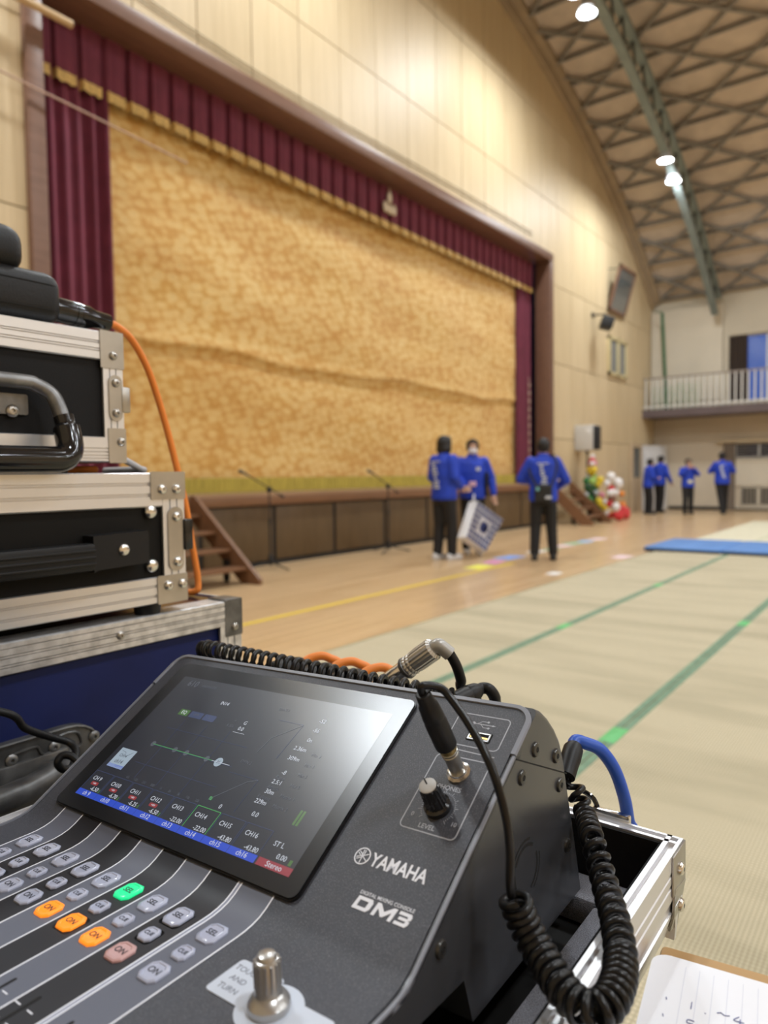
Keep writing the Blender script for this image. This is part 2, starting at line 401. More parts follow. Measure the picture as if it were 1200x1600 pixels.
# gallery window: brown curtain and blue dusk pane
w1 = struct('window_1', MB().box((XR-.1, -3, 3.30), (XR-.03, 4.82, 3.38)).box((XR-.1, -3, 5.32), (XR-.03, 4.82, 5.4)).box((XR-.1, 3.72, 3.3), (XR-.04, 3.78, 5.4)).box((XR-.1, 1.6, 3.3), (XR-.04, 1.66, 5.4)), mat('white window frame', (.6, .6, .6), .4))
ob('pane', MB().box((XR-.075, -3, 3.35), (XR-.065, 4.8, 5.36)), mat('window glass', (.9, .95, 1), .02, trans=1.), w1, ang=0)
ob('curtain', MB().grid(lambda u, v: V((XR-.13+.02*math.sin(u*40), 4.28+.53*u, 3.32+2.02*v)), 40, 2), M_darkbrown, w1)
hz = MB()
for k in range(9): hz.ball((60+6*math.sin(k*2.1), -26+k*7, -1), (5, 6, 5.5+2.2*math.sin(k*1.7)), 10, 6)
ob('tree_line', hz, mat('far tree line', (.01, .02, .03), 1), None, 'dark trees outside the gallery window against the dusk sky', 'trees', kind='stuff')
# louvred window under the gallery
w2 = struct('window_2', MB().box((XR-.02, -3, 1.60), (XR+.05, 4.66, 1.65)).box((XR-.02, -3, 2.04), (XR+.05, 4.66, 2.08)).box((XR-.02, 4.60, 1.6), (XR+.05, 4.66, 2.08)).box((XR-.02, 3.93, 1.6), (XR+.05, 3.99, 2.08)), mat('grey window frame', (.45, .45, .44), .4))
ob('pane', MB().box((XR+.06, -3, 1.62), (XR+.07, 4.66, 2.07)), mat('dark night glass', (.03, .033, .05), .08), w2, ang=0)
for k in range(4): ob('slat', MB().box((XR, -3, 1.70+.085*k), (XR+.03, 4.62, 1.715+.085*k)), mat('window slat', (.3, .3, .31), .4), w2, ang=0)
struct('trim_3', MB().rbox((XR-.16, -3, 2.09), (XR-.002, 5.14, 2.19), .01), mat('pale lintel', (.50, .40, .26), .6))
struct('trim_4', MB().box((XR-.06, 4.62, 0.01), (XR-.001, 4.95, 2.09)), mat('brown post', (.16, .125, .095), .7))
struct('trim_5', MB().box((XR-.05, -3, .76), (XR-.002, 4.6, 1.58)).box((XR-.05, -3, .06), (XR-.002, 4.6, .12)), M_cream)
vent = thing('wall_vent', 'long barred vent low on the far wall below the louvred window', 'vent', (XR-.03, 4.4, .14), world=True)
ob('backing', MB().box((XR-.012, 1.5, .14), (XR-.004, 4.45, .74)), mat('vent dark', (.05, .045, .04), .8), vent, ang=0)
ob('frame', MB().box((XR-.05, 1.5, .14), (XR-.012, 4.47, .18)).box((XR-.05, 1.5, .70), (XR-.012, 4.47, .74)).box((XR-.05, 4.43, .14), (XR-.012, 4.47, .74)).box((XR-.05, 3.93, .14), (XR-.012, 3.99, .74)), M_cream, vent, ang=0)
sl = MB().box((-.015, -.018, .18), (.015, .018, .70)).mesh('slat', mat('vent slat', (.30, .26, .20), .6), 0)
for k in range(27): o = put('slat', sl, vent); o.location = (XR-.03, 1.6+.105*k, 0)
# white door standing open beside the stage wall corner, dark glazed door panel next to it
Md = Matrix.Translation((24.12, 6.67, 0)) @ Matrix.Rotation(math.atan2(.36, -1.38), 4, 'Z')
d1 = struct('door_1', MB().rbox((0, -.02, .005), (1.40, .02, 2.06), .006, Md), mat('white door', (.62, .61, .61), .4))
ob('door_panel', MB().rbox((.12, .02, .25), (1.28, .028, 1.9), .004, Md), mat('white door', (.62, .61, .61)), d1)
d2 = struct('door_2', MB().rbox((21.72, 7.0, .005), (21.86, 7.09, 2.1), .006).rbox((22.62, 7.0, .005), (22.70, 7.09, 2.1), .006).box((21.8, 7.02, 0.005), (22.65, 7.08, 1.05)).box((21.8, 7.02, 1.98), (22.65, 7.08, 2.1)), mat('sliding door leaf', (.50, .38, .25), .4))
ob('pane', MB().box((21.86, 7.04, 1.05), (22.62, 7.07, 1.98)), mat('dark door glass', (.07, .085, .095), .1), d2, ang=0)

# gallery slab and railing
M_fascia = mat('purple brown fascia', (.115, .085, .085), .5, var=(2, .1))
struct('balcony_slab', MB().box((23.0, YB, 2.93), (XR, 7.1, 3.17)), M_fascia)
rl = thing('balcony_railing', 'white barred railing along the gallery edge', 'railing', (23.05, 3.5, 3.17), world=True)
M_rail = mat('white rail paint', (.66, .64, .60), .4)
ob('handrail', MB().rbox((23.02, -2, 4.12), (23.09, 7.08, 4.17), .015), mat('handrail brown', (.27, .22, .19), .4), rl)
ob('bottom_rail', MB().box((23.03, -2, 3.24), (23.08, 7.08, 3.28)), M_rail, rl, ang=0)
bal = MB().box((-.02, -.02, 3.17), (.02, .02, 4.13)).mesh('baluster', M_rail, 0)
for k in range(42): o = put('baluster', bal, rl); o.location = (23.055, 7.0-.172*k, 0)
nr = MB(); a_, c_ = V((23.25, 6.58, 6.2)), V((23.3, 6.45, 3.2))
ob('net_pole', MB().cyl(c_, a_, .05, .05, 10).cyl(c_-V((0, 0, .03)), c_+V((0, 0, .05)), .14, n=12).cyl(a_+V((-.12, 0, .02)), a_+V((.12, .25, .06)), .015, n=6), mat('dark green paint', (.02, .10, .035), .5), None, 'dark green pole standing behind the gallery railing by the corner', 'pole')
gn = MB()
for k in range(12):
    y_ = 5.5+.11*k; gn.cyl((23.2, y_, 3.2), (23.22, y_+.15, 4.0-.012*(k-3)**2), .006, n=4)
    gn.cyl((23.2, 5.4, 3.2+.065*k), (23.2, 6.9, 3.2+.06*k), .006, n=4)
ob('rolled_net', gn, mat('green net cord', (.06, .25, .08), .8), None, 'green net hung behind the gallery railing around the pole', 'net')

# ------------------------------------------------------------------ stage
fr_ = thing('proscenium_frame', 'brown wooden frame around the stage opening', 'frame', (3.7, 7.1, 0), world=True)
ob('left_jamb', MB().rbox((3.60, 7.02, 0.0), (3.78, 7.42, 6.19), .01), M_trimwood, fr_)
ob('right_jamb', MB().rbox((15.86, 7.02, 0.0), (16.03, 7.42, 6.19), .01), M_trimwood, fr_)
ob('head', MB().rbox((3.60, 7.02, 6.19), (16.03, 7.5, 6.37), .01), M_trimwood, fr_)
st = thing('stage', 'raised wooden stage with dark panelled front', 'stage', (9.7, 7.1, 0), world=True)
ob('stage_floor', MB().box((3.80, 7.06, .95), (15.84, 8.3, .985)), wood_panel('stage floor wood', (.28, .17, .09), (.36, .23, .13), (.6, 8, 1), .4), st, ang=0)
ob('fascia_board', MB().rbox((3.80, 7.05, .82), (15.84, 7.12, .95), .006), M_stagewood, st)
ob('backing', MB().box((3.80, 7.16, 0), (15.84, 7.2, .82)), M_black, st, ang=0)
ob('plinth', MB().box((3.80, 7.08, 0.0), (15.84, 7.16, .05)), M_black, st, ang=0)
k = -3; x_ = 6.87-1.262*3
xs = [max(3.81, 6.87+1.262*j) for j in range(-3, 8)]+[15.83]
for a_, c_ in zip(xs, xs[1:]):
    if c_-a_ > .1: ob('front_panel', MB().rbox((a_+.035, 7.10, .06), (c_-.035, 7.15, .80), .004), M_stagepanel, st)
    ob('post', MB().box((a_-.03, 7.115, .05), (a_+.03, 7.16, .82)), M_black, st, ang=0)

# gold drop curtain
mg = mat('gold brocade', (.8, .6, .3), .62); nt = mg.node_tree; b = nt.nodes['Principled BSDF']; b.inputs['Sheen Weight'].default_value = .2
tc = nt.nodes.new('ShaderNodeTexCoord'); mp = nt.nodes.new('ShaderNodeMapping'); mp.inputs['Scale'].default_value = (6.2, 1, 9.5); mp.inputs['Rotation'].default_value = (0, .35, 0)
ns = nt.nodes.new('ShaderNodeTexNoise'); ns.inputs['Scale'].default_value = 2.2; ns.inputs['Detail'].default_value = 3
av = nt.nodes.new('ShaderNodeMix'); av.data_type = 'RGBA'; av.blend_type = 'LINEAR_LIGHT'; av.inputs[0].default_value = .34
vo = nt.nodes.new('ShaderNodeTexVoronoi'); vo.inputs['Scale'].default_value = 1.; vo.inputs['Randomness'].default_value = .6
r = nt.nodes.new('ShaderNodeValToRGB')
for p_, c_ in ((.10, (.63, .43, .16)), (.30, (.70, .49, .19)), (.50, (.65, .42, .14)), (.72, (.55, .30, .06))):
    e = r.color_ramp.elements.new(p_); e.color = (*c_, 1)
r.color_ramp.elements.remove(r.color_ramp.elements[0]); r.color_ramp.elements.remove(r.color_ramp.elements[-1])
wv = nt.nodes.new('ShaderNodeTexNoise'); wv.inputs['Scale'].default_value = 1.1; wv.inputs['Detail'].default_value = 2
mp2 = nt.nodes.new('ShaderNodeMapping'); mp2.inputs['Scale'].default_value = (.7, 1, 2.6)
rw = nt.nodes.new('ShaderNodeValToRGB'); rw.color_ramp.elements[0].position = .35; rw.color_ramp.elements[1].position = .65
rw.color_ramp.elements[0].color = (.90, .82, .70, 1); rw.color_ramp.elements[1].color = (1, 1, 1, 1)
ml = nt.nodes.new('ShaderNodeMix'); ml.data_type = 'RGBA'; ml.blend_type = 'MULTIPLY'; ml.inputs[0].default_value = 1
nf = nt.nodes.new('ShaderNodeTexNoise'); nf.inputs['Scale'].default_value = 26; nf.inputs['Detail'].default_value = 2
bp = nt.nodes.new('ShaderNodeBump'); bp.inputs['Strength'].default_value = .25; bp.inputs['Distance'].default_value = .02
nt.links.new(tc.outputs['Object'], mp.inputs[0]); nt.links.new(mp.outputs[0], av.inputs[6]); nt.links.new(mp.outputs[0], ns.inputs['Vector']); nt.links.new(ns.outputs['Color'], av.inputs[7])
nt.links.new(av.outputs[2], vo.inputs['Vector']); nt.links.new(vo.outputs['Distance'], r.inputs[0])
nt.links.new(tc.outputs['Object'], mp2.inputs[0]); nt.links.new(mp2.outputs[0], wv.inputs['Vector']); nt.links.new(wv.outputs['Fac'], rw.inputs[0])
nt.links.new(r.outputs[0], ml.inputs[6]); nt.links.new(rw.outputs[0], ml.inputs[7]); nt.links.new(ml.outputs[2], b.inputs['Base Color'])
nt.links.new(vo.outputs['Distance'], bp.inputs['Height']); nt.links.new(bp.outputs[0], b.inputs['Normal'])
gc = thing('drop_curtain', 'gold patterned drop curtain closing the stage', 'curtain', (9.8, 7.6, .985), world=True)
def gold(u, v):
    x = 3.8+12.04*u; z = 1.18+4.95*v; zc = 2.86+.035*math.sin(x*1.3)+.02*math.sin(x*3.1)
    y = 7.62+.015*math.sin(x*2.1+z)+.012*math.sin(z*5+x*.7)
    y += .05/(1+math.exp((z-zc)*60))-.025*math.exp(-((z-zc)/.12)**2)*(1 if z > zc else 0)
    return V((x, y, z))
ob('cloth', MB().grid(gold, 160, 180), mg, gc, ang=0).data.polygons.foreach_set('use_smooth', [True]*160*180)
M_hem = mat('olive gold fringe', (.42, .33, .06), .8, var=(8, .25), stretch=(6, 1, .5))
ob('hem_fringe', MB().grid(lambda u, v: V((3.8+12.04*u, 7.635+.012*math.sin(u*900), .99+.20*v)), 600, 2), M_hem, gc)

# claret velvet: valance with gold fringe, and two side legs
M_velvet = mat('claret velvet', (.135, .020, .042), .8, var=(5, .15)); M_velvet.node_tree.nodes['Principled BSDF'].inputs['Sheen Weight'].default_value = .5
M_velvet.node_tree.nodes['Principled BSDF'].inputs['Sheen Tint'].default_value = (.8, .3, .4, 1)
va = thing('stage_valance', 'pleated claret valance with gold fringe across the stage top', 'curtain', (9.7, 7.5, 5.5), world=True)
NP = 40; W_ = 12.06/NP
def pleat(x):                                   # box pleats: flat face, sharp return
    t = ((x-3.8)/W_) % 1
    if t < .16: return .14*math.sin(t/.16*PI)**.5
    return .03*(t-.16)/.84+.010*math.sin((t-.16)/.84*PI*3)
def sag(x): return .02*math.sin(((x-3.8)/W_ % 1)*PI)
def valance(u, v):
    x = 3.79+12.06*u; k = .35+.65*(1-v)
    return V((x, 7.46+pleat(x)*k, 5.60-sag(x)+.68*v))
ob('cloth', MB().grid(valance, NP*14, 6), M_velvet, va, ang=35)
fr2 = MB().grid(lambda u, v: V((3.79+12.06*u, 7.445+pleat(3.79+12.06*u), 5.50-sag(3.79+12.06*u)+.115*v+(.008*math.sin(u*4200) if v == 0 else 0))), NP*14, 2)
ob('gold_fringe', fr2, mat('gold fringe', (.62, .42, .15), .7, var=(9, .3), stretch=(8, 1, .8)), va, ang=35)
em = MB()
em.ball((10.05, 7.40, 5.98), (.06, .03, .12)).ball((9.93, 7.40, 5.80), (.07, .03, .10)).ball((10.17, 7.40, 5.80), (.07, .03, .10)).ball((10.05, 7.40, 5.78), (.07, .035, .09)).cyl((10.05, 7.40, 6.03), (10.05, 7.40, 6.16), .03, .005)
ob('emblem', em, mat('silver gold emblem', (.62, .52, .38), .4, metal=.2, var=(20, .3)), va)
def leg(name, x0, x1, label):
    n_ = int((x1-x0)/.16)
    ob(name, MB().grid(lambda u, v: V((x0+(x1-x0)*u, 7.54+.045*math.sin(u*n_*2*PI)+.02*math.sin(u*n_*5+1), .99+5.2*v)), n_*14, 2), M_velvet, None, label, 'curtain', ang=0).data.polygons.foreach_set('use_smooth', [True]*(n_*28))
leg('side_curtain', 3.79, 4.80, 'claret velvet side curtain hanging at the left edge of the stage')
leg('side_curtain', 15.15, 15.85, 'narrow claret velvet side curtain at the right edge of the stage')
tz = MB()
for k in range(14): tz.ball((15.62, 7.46, 3.3-.19*k), (.025, .025, .05), 6, 5)
tz.cyl((15.62, 7.47, 3.5), (15.62, 7.47, .99), .008, n=5)
ob('curtain_cord', tz, mat('pale cord', (.5, .35, .28), .8), None, 'knotted pale cord hanging in front of the right side curtain', 'cord')
# ------------------------------------------------------------------ materials of the gear
M_alu = mat('brushed aluminium', (.74, .74, .76), .36, metal=.75)
M_aluworn = mat('worn aluminium', (.60, .60, .61), .42, metal=.7, var=(90, .25), bump=(120, .25, .0004))
M_chrome = mat('bright steel', (.75, .74, .72), .18, metal=1)
M_bracket = mat('zinc bracket', (.46, .44, .41), .32, metal=.9, var=(25, .12))
M_darkmetal = mat('dark worn metal', (.13, .13, .13), .42, metal=.7, var=(50, .4))
M_vinyl = mat('black case vinyl', (.006, .006, .007), .6, bump=(900, .4, .0006), spec=.25)
M_blackply = mat('black laminate', (.006, .0055, .005), .55, spec=.2)
M_bluely = mat('blue case laminate', (.004, .009, .060), .5, var=(9, .25), spec=.22)
M_rubber = mat('black rubber', (.009, .009, .010), .45, spec=.35)
M_gloss = mat('glossy black plastic', (.008, .008, .009), .12, coat=.3)
M_pad = mat('black grained plastic', (.008, .008, .009), .42, bump=(700, .35, .0008), spec=.35)
M_coil = mat('coiled lead plastic', (.006, .006, .007), .3, spec=.4)
M_orange = mat('orange cable', (.80, .235, .035), .45)
M_foam = mat('charcoal foam', (.20, .20, .225), .95, var=(1500, .5), bump=(1400, .8, .001))

Z0 = HC
def rivet(mb, c, nrm, r=.005, h=.003):
    n_ = V(nrm).normalized(); q = n_.to_track_quat('Z', 'Y').to_matrix().to_4x4()
    return mb.lathe([(r, 0), (r, h*.35), (r*.82, h*.8), (r*.45, h), (r*.32, h), (r*.30, h*.3), (.0002, h*.3)], Matrix.Translation(V(c)) @ q, 14)
def dome(mb, c, nrm, r, h):
    n_ = V(nrm).normalized(); q = n_.to_track_quat('Z', 'Y').to_matrix().to_4x4()
    return mb.lathe([(r, 0), (r*.97, h*.35), (r*.8, h*.72), (r*.5, h*.93), (.0003, h)], Matrix.Translation(V(c)) @ q, 16)
def hrail(x0, x1, yf, za, zb, top=True, depth=.03, grooves=(.22, .30, .50, .58, .80)):
    """horizontal extruded edge rail: ribbed front face at y = yf and a flange over (or under) the box"""
    w_ = zb-za; pts = [(0, 0), (-.0016, w_*.04)]
    for g0 in grooves: pts += [(-.0016, w_*g0), (.0006, w_*(g0+.006)), (.0006, w_*(g0+.034)), (-.0016, w_*(g0+.04))]
    pts += [(-.0016, w_*.97), (0, w_)]
    poly = pts + ([(depth, w_), (depth, w_-.002), (.002, w_-.002), (.002, 0)] if top else [(.002, w_), (.002, .002), (depth, .002), (depth, 0)])
    return MB().prism(poly, x0, x1, lambda a, c, t: V((t, yf+a, za+c)))
def vrail(xa, xb, yf, z0, z1, grooves=(.3, .62), depth=.03):
    w_ = xb-xa; pts = [(0, -.0014)]
    for g0 in grooves: pts += [(w_*g0, -.0014), (w_*(g0+.01), .0004), (w_*(g0+.05), .0004), (w_*(g0+.06), -.0014)]
    pts += [(w_, -.0014), (w_, depth), (w_-.002, depth), (w_-.002, .002), (0, .002)]
    return MB().prism(pts, z0, z1, lambda a, c, t: V((xa+a, yf+c, t)))
def plate(mb, x0, x1, z0, z1, yf, r=.003, t=.0015): return mb.prism(rrect(x0, z0, x1, z1, r), yf-t, yf, lambda a, c, y: V((a, y, c)))

# ------------------------------------------------------------------ table under the mixer and a lower side table for the notebook
TT = HC-.2935
tb = thing('table', 'dark laminate table carrying the mixer case', 'table', (0, .33, .0142), world=True)
M_tab = wood_panel('table laminate', (.30, .19, .10), (.38, .25, .14), (1, 9, 9), .45)
ob('tabletop', MB().rbox((-.55, .14, TT-.03), (.43, .615, TT), .004), mat('black table laminate', (.012, .011, .011), .5), tb)
lg = MB().cyl((0, 0, .0142), (0, 0, TT-.03), .016, n=10).mesh('leg', M_darkmetal)
for x_, y_ in ((-.5, .18), (.38, .18), (-.5, .58), (.38, .58)): o = put('leg', lg, tb); o.location = (x_, y_, 0)
ST = HC-.2685
Ms = Matrix.Translation((.4075, .1135, 0)) @ Matrix.Rotation(math.radians(8.5), 4, 'Z')
t2 = thing('side_table', 'narrow wooden side table holding the notebook', 'table', (-.35, -.35, .0142), M=Ms)
ob('tabletop', MB().rbox((-.9, -.75, ST-.022), (0, 0, ST), .003), wood_panel('oak board', (.42, .25, .10), (.55, .34, .15), (9, 1, 9), .5), t2)
for x_, y_ in ((-.85, -.7), (-.04, -.7), (-.85, -.09), (-.04, -.09)): ob('leg', MB().box((x_-.02, y_-.02, .0142), (x_+.02, y_+.02, ST-.022)), M_tab, t2, ang=0)

# notebook with ruled page and pen strokes
Mn = Matrix.Translation((.3895, .1125, ST)) @ Matrix.Rotation(math.radians(8.5), 4, 'Z')
nb = thing('notebook', 'open ruled notebook with handwritten notes beside the mixer case', 'notebook', (-.1, -.07, 0), M=Mn)
ob('cover', MB().prism(rrect(-.205, -.142, .0012, .0006, .010, 5), .0003, .0012, lambda a, c, t: V((a, c, t))), mat('kraft cover', (.40, .24, .10), .7), nb)
M_paper = mat('white paper', (.80, .81, .86), .7)
pg = ob('page', MB().prism(rrect(-.205, -.142, 0, 0, .009, 5), .0013, .0058, lambda a, c, t: V((a, c, t))), M_paper, nb)
M_rule = mat('ruled line', (.60, .62, .72), .7); M_ink = mat('blue black ink', (.13, .14, .32), .5)
for k in range(19):
    y_ = -.017-.0068*k; ob('ruled_line', MB().box((-.2, y_-.00012, .0058), (-.006, y_+.00012, .00586)), M_rule, pg, ang=0)
def stroke(pts, w=.00022):
    ob('pen_stroke', MB().tube([V((p[0], p[1], .0060)) for p in smooth_path([V((*q, 0)) for q in pts], 4)], w, 5), M_ink, pg)
# the page is read with its lines running away from the mixer: characters advance along -y
def glyph(cx, cy, polys, s=.005):
    for p in polys: stroke([(cx+s*q[1], cy-s*q[0]) for q in p])
G = {'1': [[(.4, .9), (.4, 0)]], '.': [[(.3, .1), (.36, .02)]], '~': [[(0, .4), (.3, .6), (.6, .4), (1, .55)]], '4': [[(.5, 1), (.1, .4), (.9, .4)], [(.6, .7), (.6, 0)]],
     'wa': [[(.1, .9), (.1, .5)], [(.1, .9), (.9, .9), (.8, .4), (.4, 0)]], 'i': [[(.8, 1), (.1, .5)], [(.5, .7), (.5, 0)]], 'ya': [[(.1, .6), (.9, .75), (.7, .4)], [(.4, 1), (.6, 0)]],
     're': [[(.2, 1), (.2, .1), (.9, .5)]], 'su': [[(.1, .9), (.8, .9), (.1, .05)], [(.55, .45), (.9, .05)]], '5': [[(.8, .9), (.3, .9), (.25, .5), (.7, .5), (.7, .1), (.2, .05)]],
     'pi': [[(.3, 1), (.3, .1), (.9, .1)], [(.8, .8), (.3, .5)], [(.9, .95), (1, 1.05), (1.05, .95), (.95, .9)]], 'a': [[(.1, .9), (.9, .9), (.6, .6)], [(.5, .7), (.3, 0)]], 'no': [[(.8, 1), (.1, 0)]],
     '6': [[(.7, .95), (.3, .5), (.3, .1), (.7, .1), (.7, .45), (.3, .4)]]}
for row, chars in enumerate((['1', '.', '~', '4', '.', 'wa', 'i', 'ya', 're', 'su'], ['5', '.', 'pi', 'a', 'no', '.', 'i', 're'], ['6', '.', 'ya', 'su', 'a', '4'], ['1', '~', '5', 'wa', 'no'])):
    for k, ch in enumerate(chars): glyph(-.0365-.0125*row+random.uniform(-.001, .001), -.020-.0068*k, G[ch], .0055)
for k in range(4): stroke([(-.034-.0125*k, -.0105), (-.0355-.0125*k, -.0108)])

# ------------------------------------------------------------------ aluminium-edged case tray around the mixer
Y1, Y2, X1, X2, RZ, BZ = .116, .5035, -.11, .463, HC-.2315, HC-.2925   # outer right / left face, front / rear face, rim and underside
tray = thing('case_tray', 'aluminium edged flight case base lined with foam, holding the mixer', 'flight case', (.17, .31, TT), world=True)
TH = .0095
ob('base_board', MB().box((X1+.012, Y1+.012, BZ), (X2-.012, Y2-.012, BZ+.006)), M_blackply, tray, ang=0)
def wall_prof(mb, p0, p1, nrm):
    """one side of the tray: grooved rim, ribbed outer face, chamfered foot"""
    p0, p1, n_ = V(p0), V(p1), V(nrm); h = RZ-BZ
    pr = [(0, h), (-.0022, h), (-.0026, h-.0022), (-.0062, h-.0022), (-.0066, h), (-TH, h), (-TH, 0.006), (-.012, 0), (-.0075, 0), (-.0005, h*.36), (-.0002, h*.40), (-.0014, h*.41), (-.0014, h*.52),
          (0, h*.53), (0, h*.66), (-.0006, h*.67), (-.0006, h*.70), (0, h*.71), (0, h*.78), (-.0006, h*.79), (-.0006, h*.82), (0, h*.83)]
    d = (p1-p0)
    return mb.prism(pr, 0, 1, lambda a, c, t: V((p0.x+d.x*t+n_.x*a, p0.y+d.y*t+n_.y*a, BZ+c)))
ob('side_wall', wall_prof(MB(), (X1, Y1, 0), (X2, Y1, 0), (0, -1, 0)), M_alu, tray, ang=25)
ob('side_wall', wall_prof(MB(), (X1, Y2, 0), (X2, Y2, 0), (0, 1, 0)), M_alu, tray, ang=25)
ob('end_wall', wall_prof(MB(), (X2, Y1+.002, 0), (X2, Y2-.002, 0), (1, 0, 0)), M_alu, tray, ang=25)
ob('end_wall', wall_prof(MB(), (X1, Y1+.002, 0), (X1, Y2-.002, 0), (-1, 0, 0)), M_alu, tray, ang=25)
M_lining = mat('black flock lining', (.006, .006, .007), .95, bump=(900, .6, .0008))
ln = MB().box((X2-TH-.0022, Y1+TH, BZ+.006), (X2-TH-.0002, Y2-TH, RZ-.0015)).box((X1+TH, Y1+TH+.0002, BZ+.006), (X2-TH-.003, Y1+TH+.002, RZ-.0015)).box((X1+TH, Y2-TH-.002, BZ+.006), (X2-TH-.003, Y2-TH-.0002, RZ-.0015))
ob('lining', ln, M_lining, tray, ang=0)
FT = HC-.268
ob('foam_pad', MB().rbox((.4215, Y1+.012, BZ+.0065), (X2-.0122, Y2-.012, FT), .003), M_foam, tray)
ob('foam_pad', MB().rbox((-.06, Y1+.012, BZ+.0065), (.4195, .158, FT), .003), M_foam, tray)
for yc, nn in ((Y1, -1), (Y2, 1)):
    for xa, sg in ((X2, 1), (X1, -1)):
        br_ = MB(); br_.rbox((xa-.026 if sg > 0 else xa-.0012, yc-.0012 if nn < 0 else yc, RZ-.026), (xa+.0012 if sg > 0 else xa+.026, yc+.0 if nn < 0 else yc+.0012, RZ-.001), .0005)
        br_.rbox((xa if sg > 0 else xa-.0012, yc-.0012 if nn < 0 else yc-.024, RZ-.026), (xa+.0012 if sg > 0 else xa, yc+.024 if nn < 0 else yc+.0012, RZ-.001), .0005)
        o = ob('corner_bracket', br_, M_bracket, tray)
        ob('rivet', rivet(MB(), (xa-sg*.013, yc+nn*.0012, RZ-.013), (0, nn, 0), .0042, .0028), M_chrome, o)
        lb = MB().prism([(0, 0), (.024, .004), (.026, -.012), (.02, -.026), (.004, -.030), (0, -.026)], 0, .0014, lambda a, c, t: V((xa+sg*.0012-sg*a, yc+nn*(t if c > -.018 else t-.004), RZ-.026+c)))
        o = ob('ball_corner', lb, M_bracket, tray)
        ob('rivet', rivet(MB(), (xa-sg*.013, yc+nn*.0014, RZ-.036), (0, nn, 0), .0042, .0028), M_chrome, o)
# latch wire loop on the rear rim
ob('latch_loop', MB().tube(smooth_path([(X2+.004, .226, RZ-.004), (X2+.005, .222, RZ+.010), (X2+.005, .20, RZ+.013), (X2+.005, .178, RZ+.009), (X2+.004, .172, RZ-.002)], 6), .0018, 8), M_gloss, tray)
ob('latch', MB().rbox((X2+.0, .150, RZ-.012), (X2+.005, .176, RZ+.004), .0015), M_chrome, tray)

# ------------------------------------------------------------------ the mixing console
TAU = math.radians(31.18); PSI, PHI = .00722, .0418
u_ = V((math.sin(PSI), -math.cos(PSI), 0)); h_ = V((math.cos(PSI), math.sin(PSI), 0)); z_ = V((0, 0, 1))
u_, z_ = u_*math.cos(PHI)+z_*math.sin(PHI), z_*math.cos(PHI)-u_*math.sin(PHI)
O_ = V((.2495, .4533, HC-.2139))
MC = Matrix(((u_.x, h_.x, z_.x, O_.x), (u_.y, h_.y, z_.y, O_.y), (u_.z, h_.z, z_.z, O_.z), (0, 0, 0, 1)))   # columns: width, depth, up
con = thing('mixing_console', 'black digital mixing console with tilted touchscreen and lit buttons', 'mixer', (.1275, -.06, -.071), M=MC)
ct, stt = math.cos(TAU), math.sin(TAU)
PM = Matrix(((1, 0, 0, 0), (0, ct, -stt, 0), (0, stt, ct, 0), (0, 0, 0, 1)))       # the sloping panel: u, v, height above it
DZ = -.0131
UL, UR = -.0320, .2870
M_body = mat('console paint', (.040, .041, .046), .26, bump=(1800, .08, .0002), spec=.7)
M_top = mat('console top paint', (.040, .041, .046), .42, bump=(2600, .5, .0003))
M_lip = mat('edge highlight paint', (.20, .21, .25), .38)  # bluish grey, lightened to put the edge highlight into the colour
nt = M_top.node_tree; b = nt.nodes['Principled BSDF']
tc = nt.nodes.new('ShaderNodeTexCoord'); vo = nt.nodes.new('ShaderNodeTexVoronoi'); vo.inputs['Scale'].default_value = 1500
r = nt.nodes.new('ShaderNodeValToRGB'); r.color_ramp.elements[0].position = .12; r.color_ramp.elements[1].position = .30
r.color_ramp.elements[0].color = (.20, .20, .24, 1); r.color_ramp.elements[1].color = (.048, .052, .067, 1)
nt.links.new(tc.outputs['Object'], vo.inputs['Vector']); nt.links.new(vo.outputs['Distance'], r.inputs[0]); nt.links.new(r.outputs[0], b.inputs['Base Color'])

top = [(-.290, -.024), (-.288, -.0165), (-.282, -.0134), (-.034, DZ), (-.029, -.0129), (-.024, -.0122), (-.019, -.0109), (-.0145, -.0088)]
VT = .1345
pt = (VT*ct, VT*stt)
rear = [pt, (.1215, .0668), (.130, .0605), (.138, .0525), (.1445, .0435), (.1485, .0335), (.1515, .0205), (.1655, -.0575)]
under = [(.030, -.0565), (.0237, -.0328), (-.012, -.0305), (-.284, -.033)]
prof = top+rear+under
bmc = bmesh.new()
va_ = [bmc.verts.new((UL, p[0], p[1])) for p in prof]; vb_ = [bmc.verts.new((UR, p[0], p[1])) for p in prof]; n_ = len(prof)
bmc.faces.new(va_); bmc.faces.new(vb_[::-1])
for i in range(n_): bmc.faces.new((va_[i], vb_[i], vb_[(i+1) % n_], va_[(i+1) % n_]))
ri = range(len(top), len(top)+6)
bmc.edges.ensure_lookup_table()
sel = [bmc.edges.get((q[i], q[i+1])) for q in (va_, vb_) for i in ri]
bmesh.ops.recalc_face_normals(bmc, faces=bmc.faces)
bmesh.ops.bevel(bmc, geom=sel, offset=.009, segments=5, profile=.5, affect='EDGES', clamp_overlap=True)
bmesh.ops.triangulate(bmc, faces=[f for f in bmc.faces if len(f.verts) > 4])
body = ob('body', MB().bm(bmc), M_body, con, ang=25)
def P(u, v, w_=0.): return PM @ V((u, v, w_))
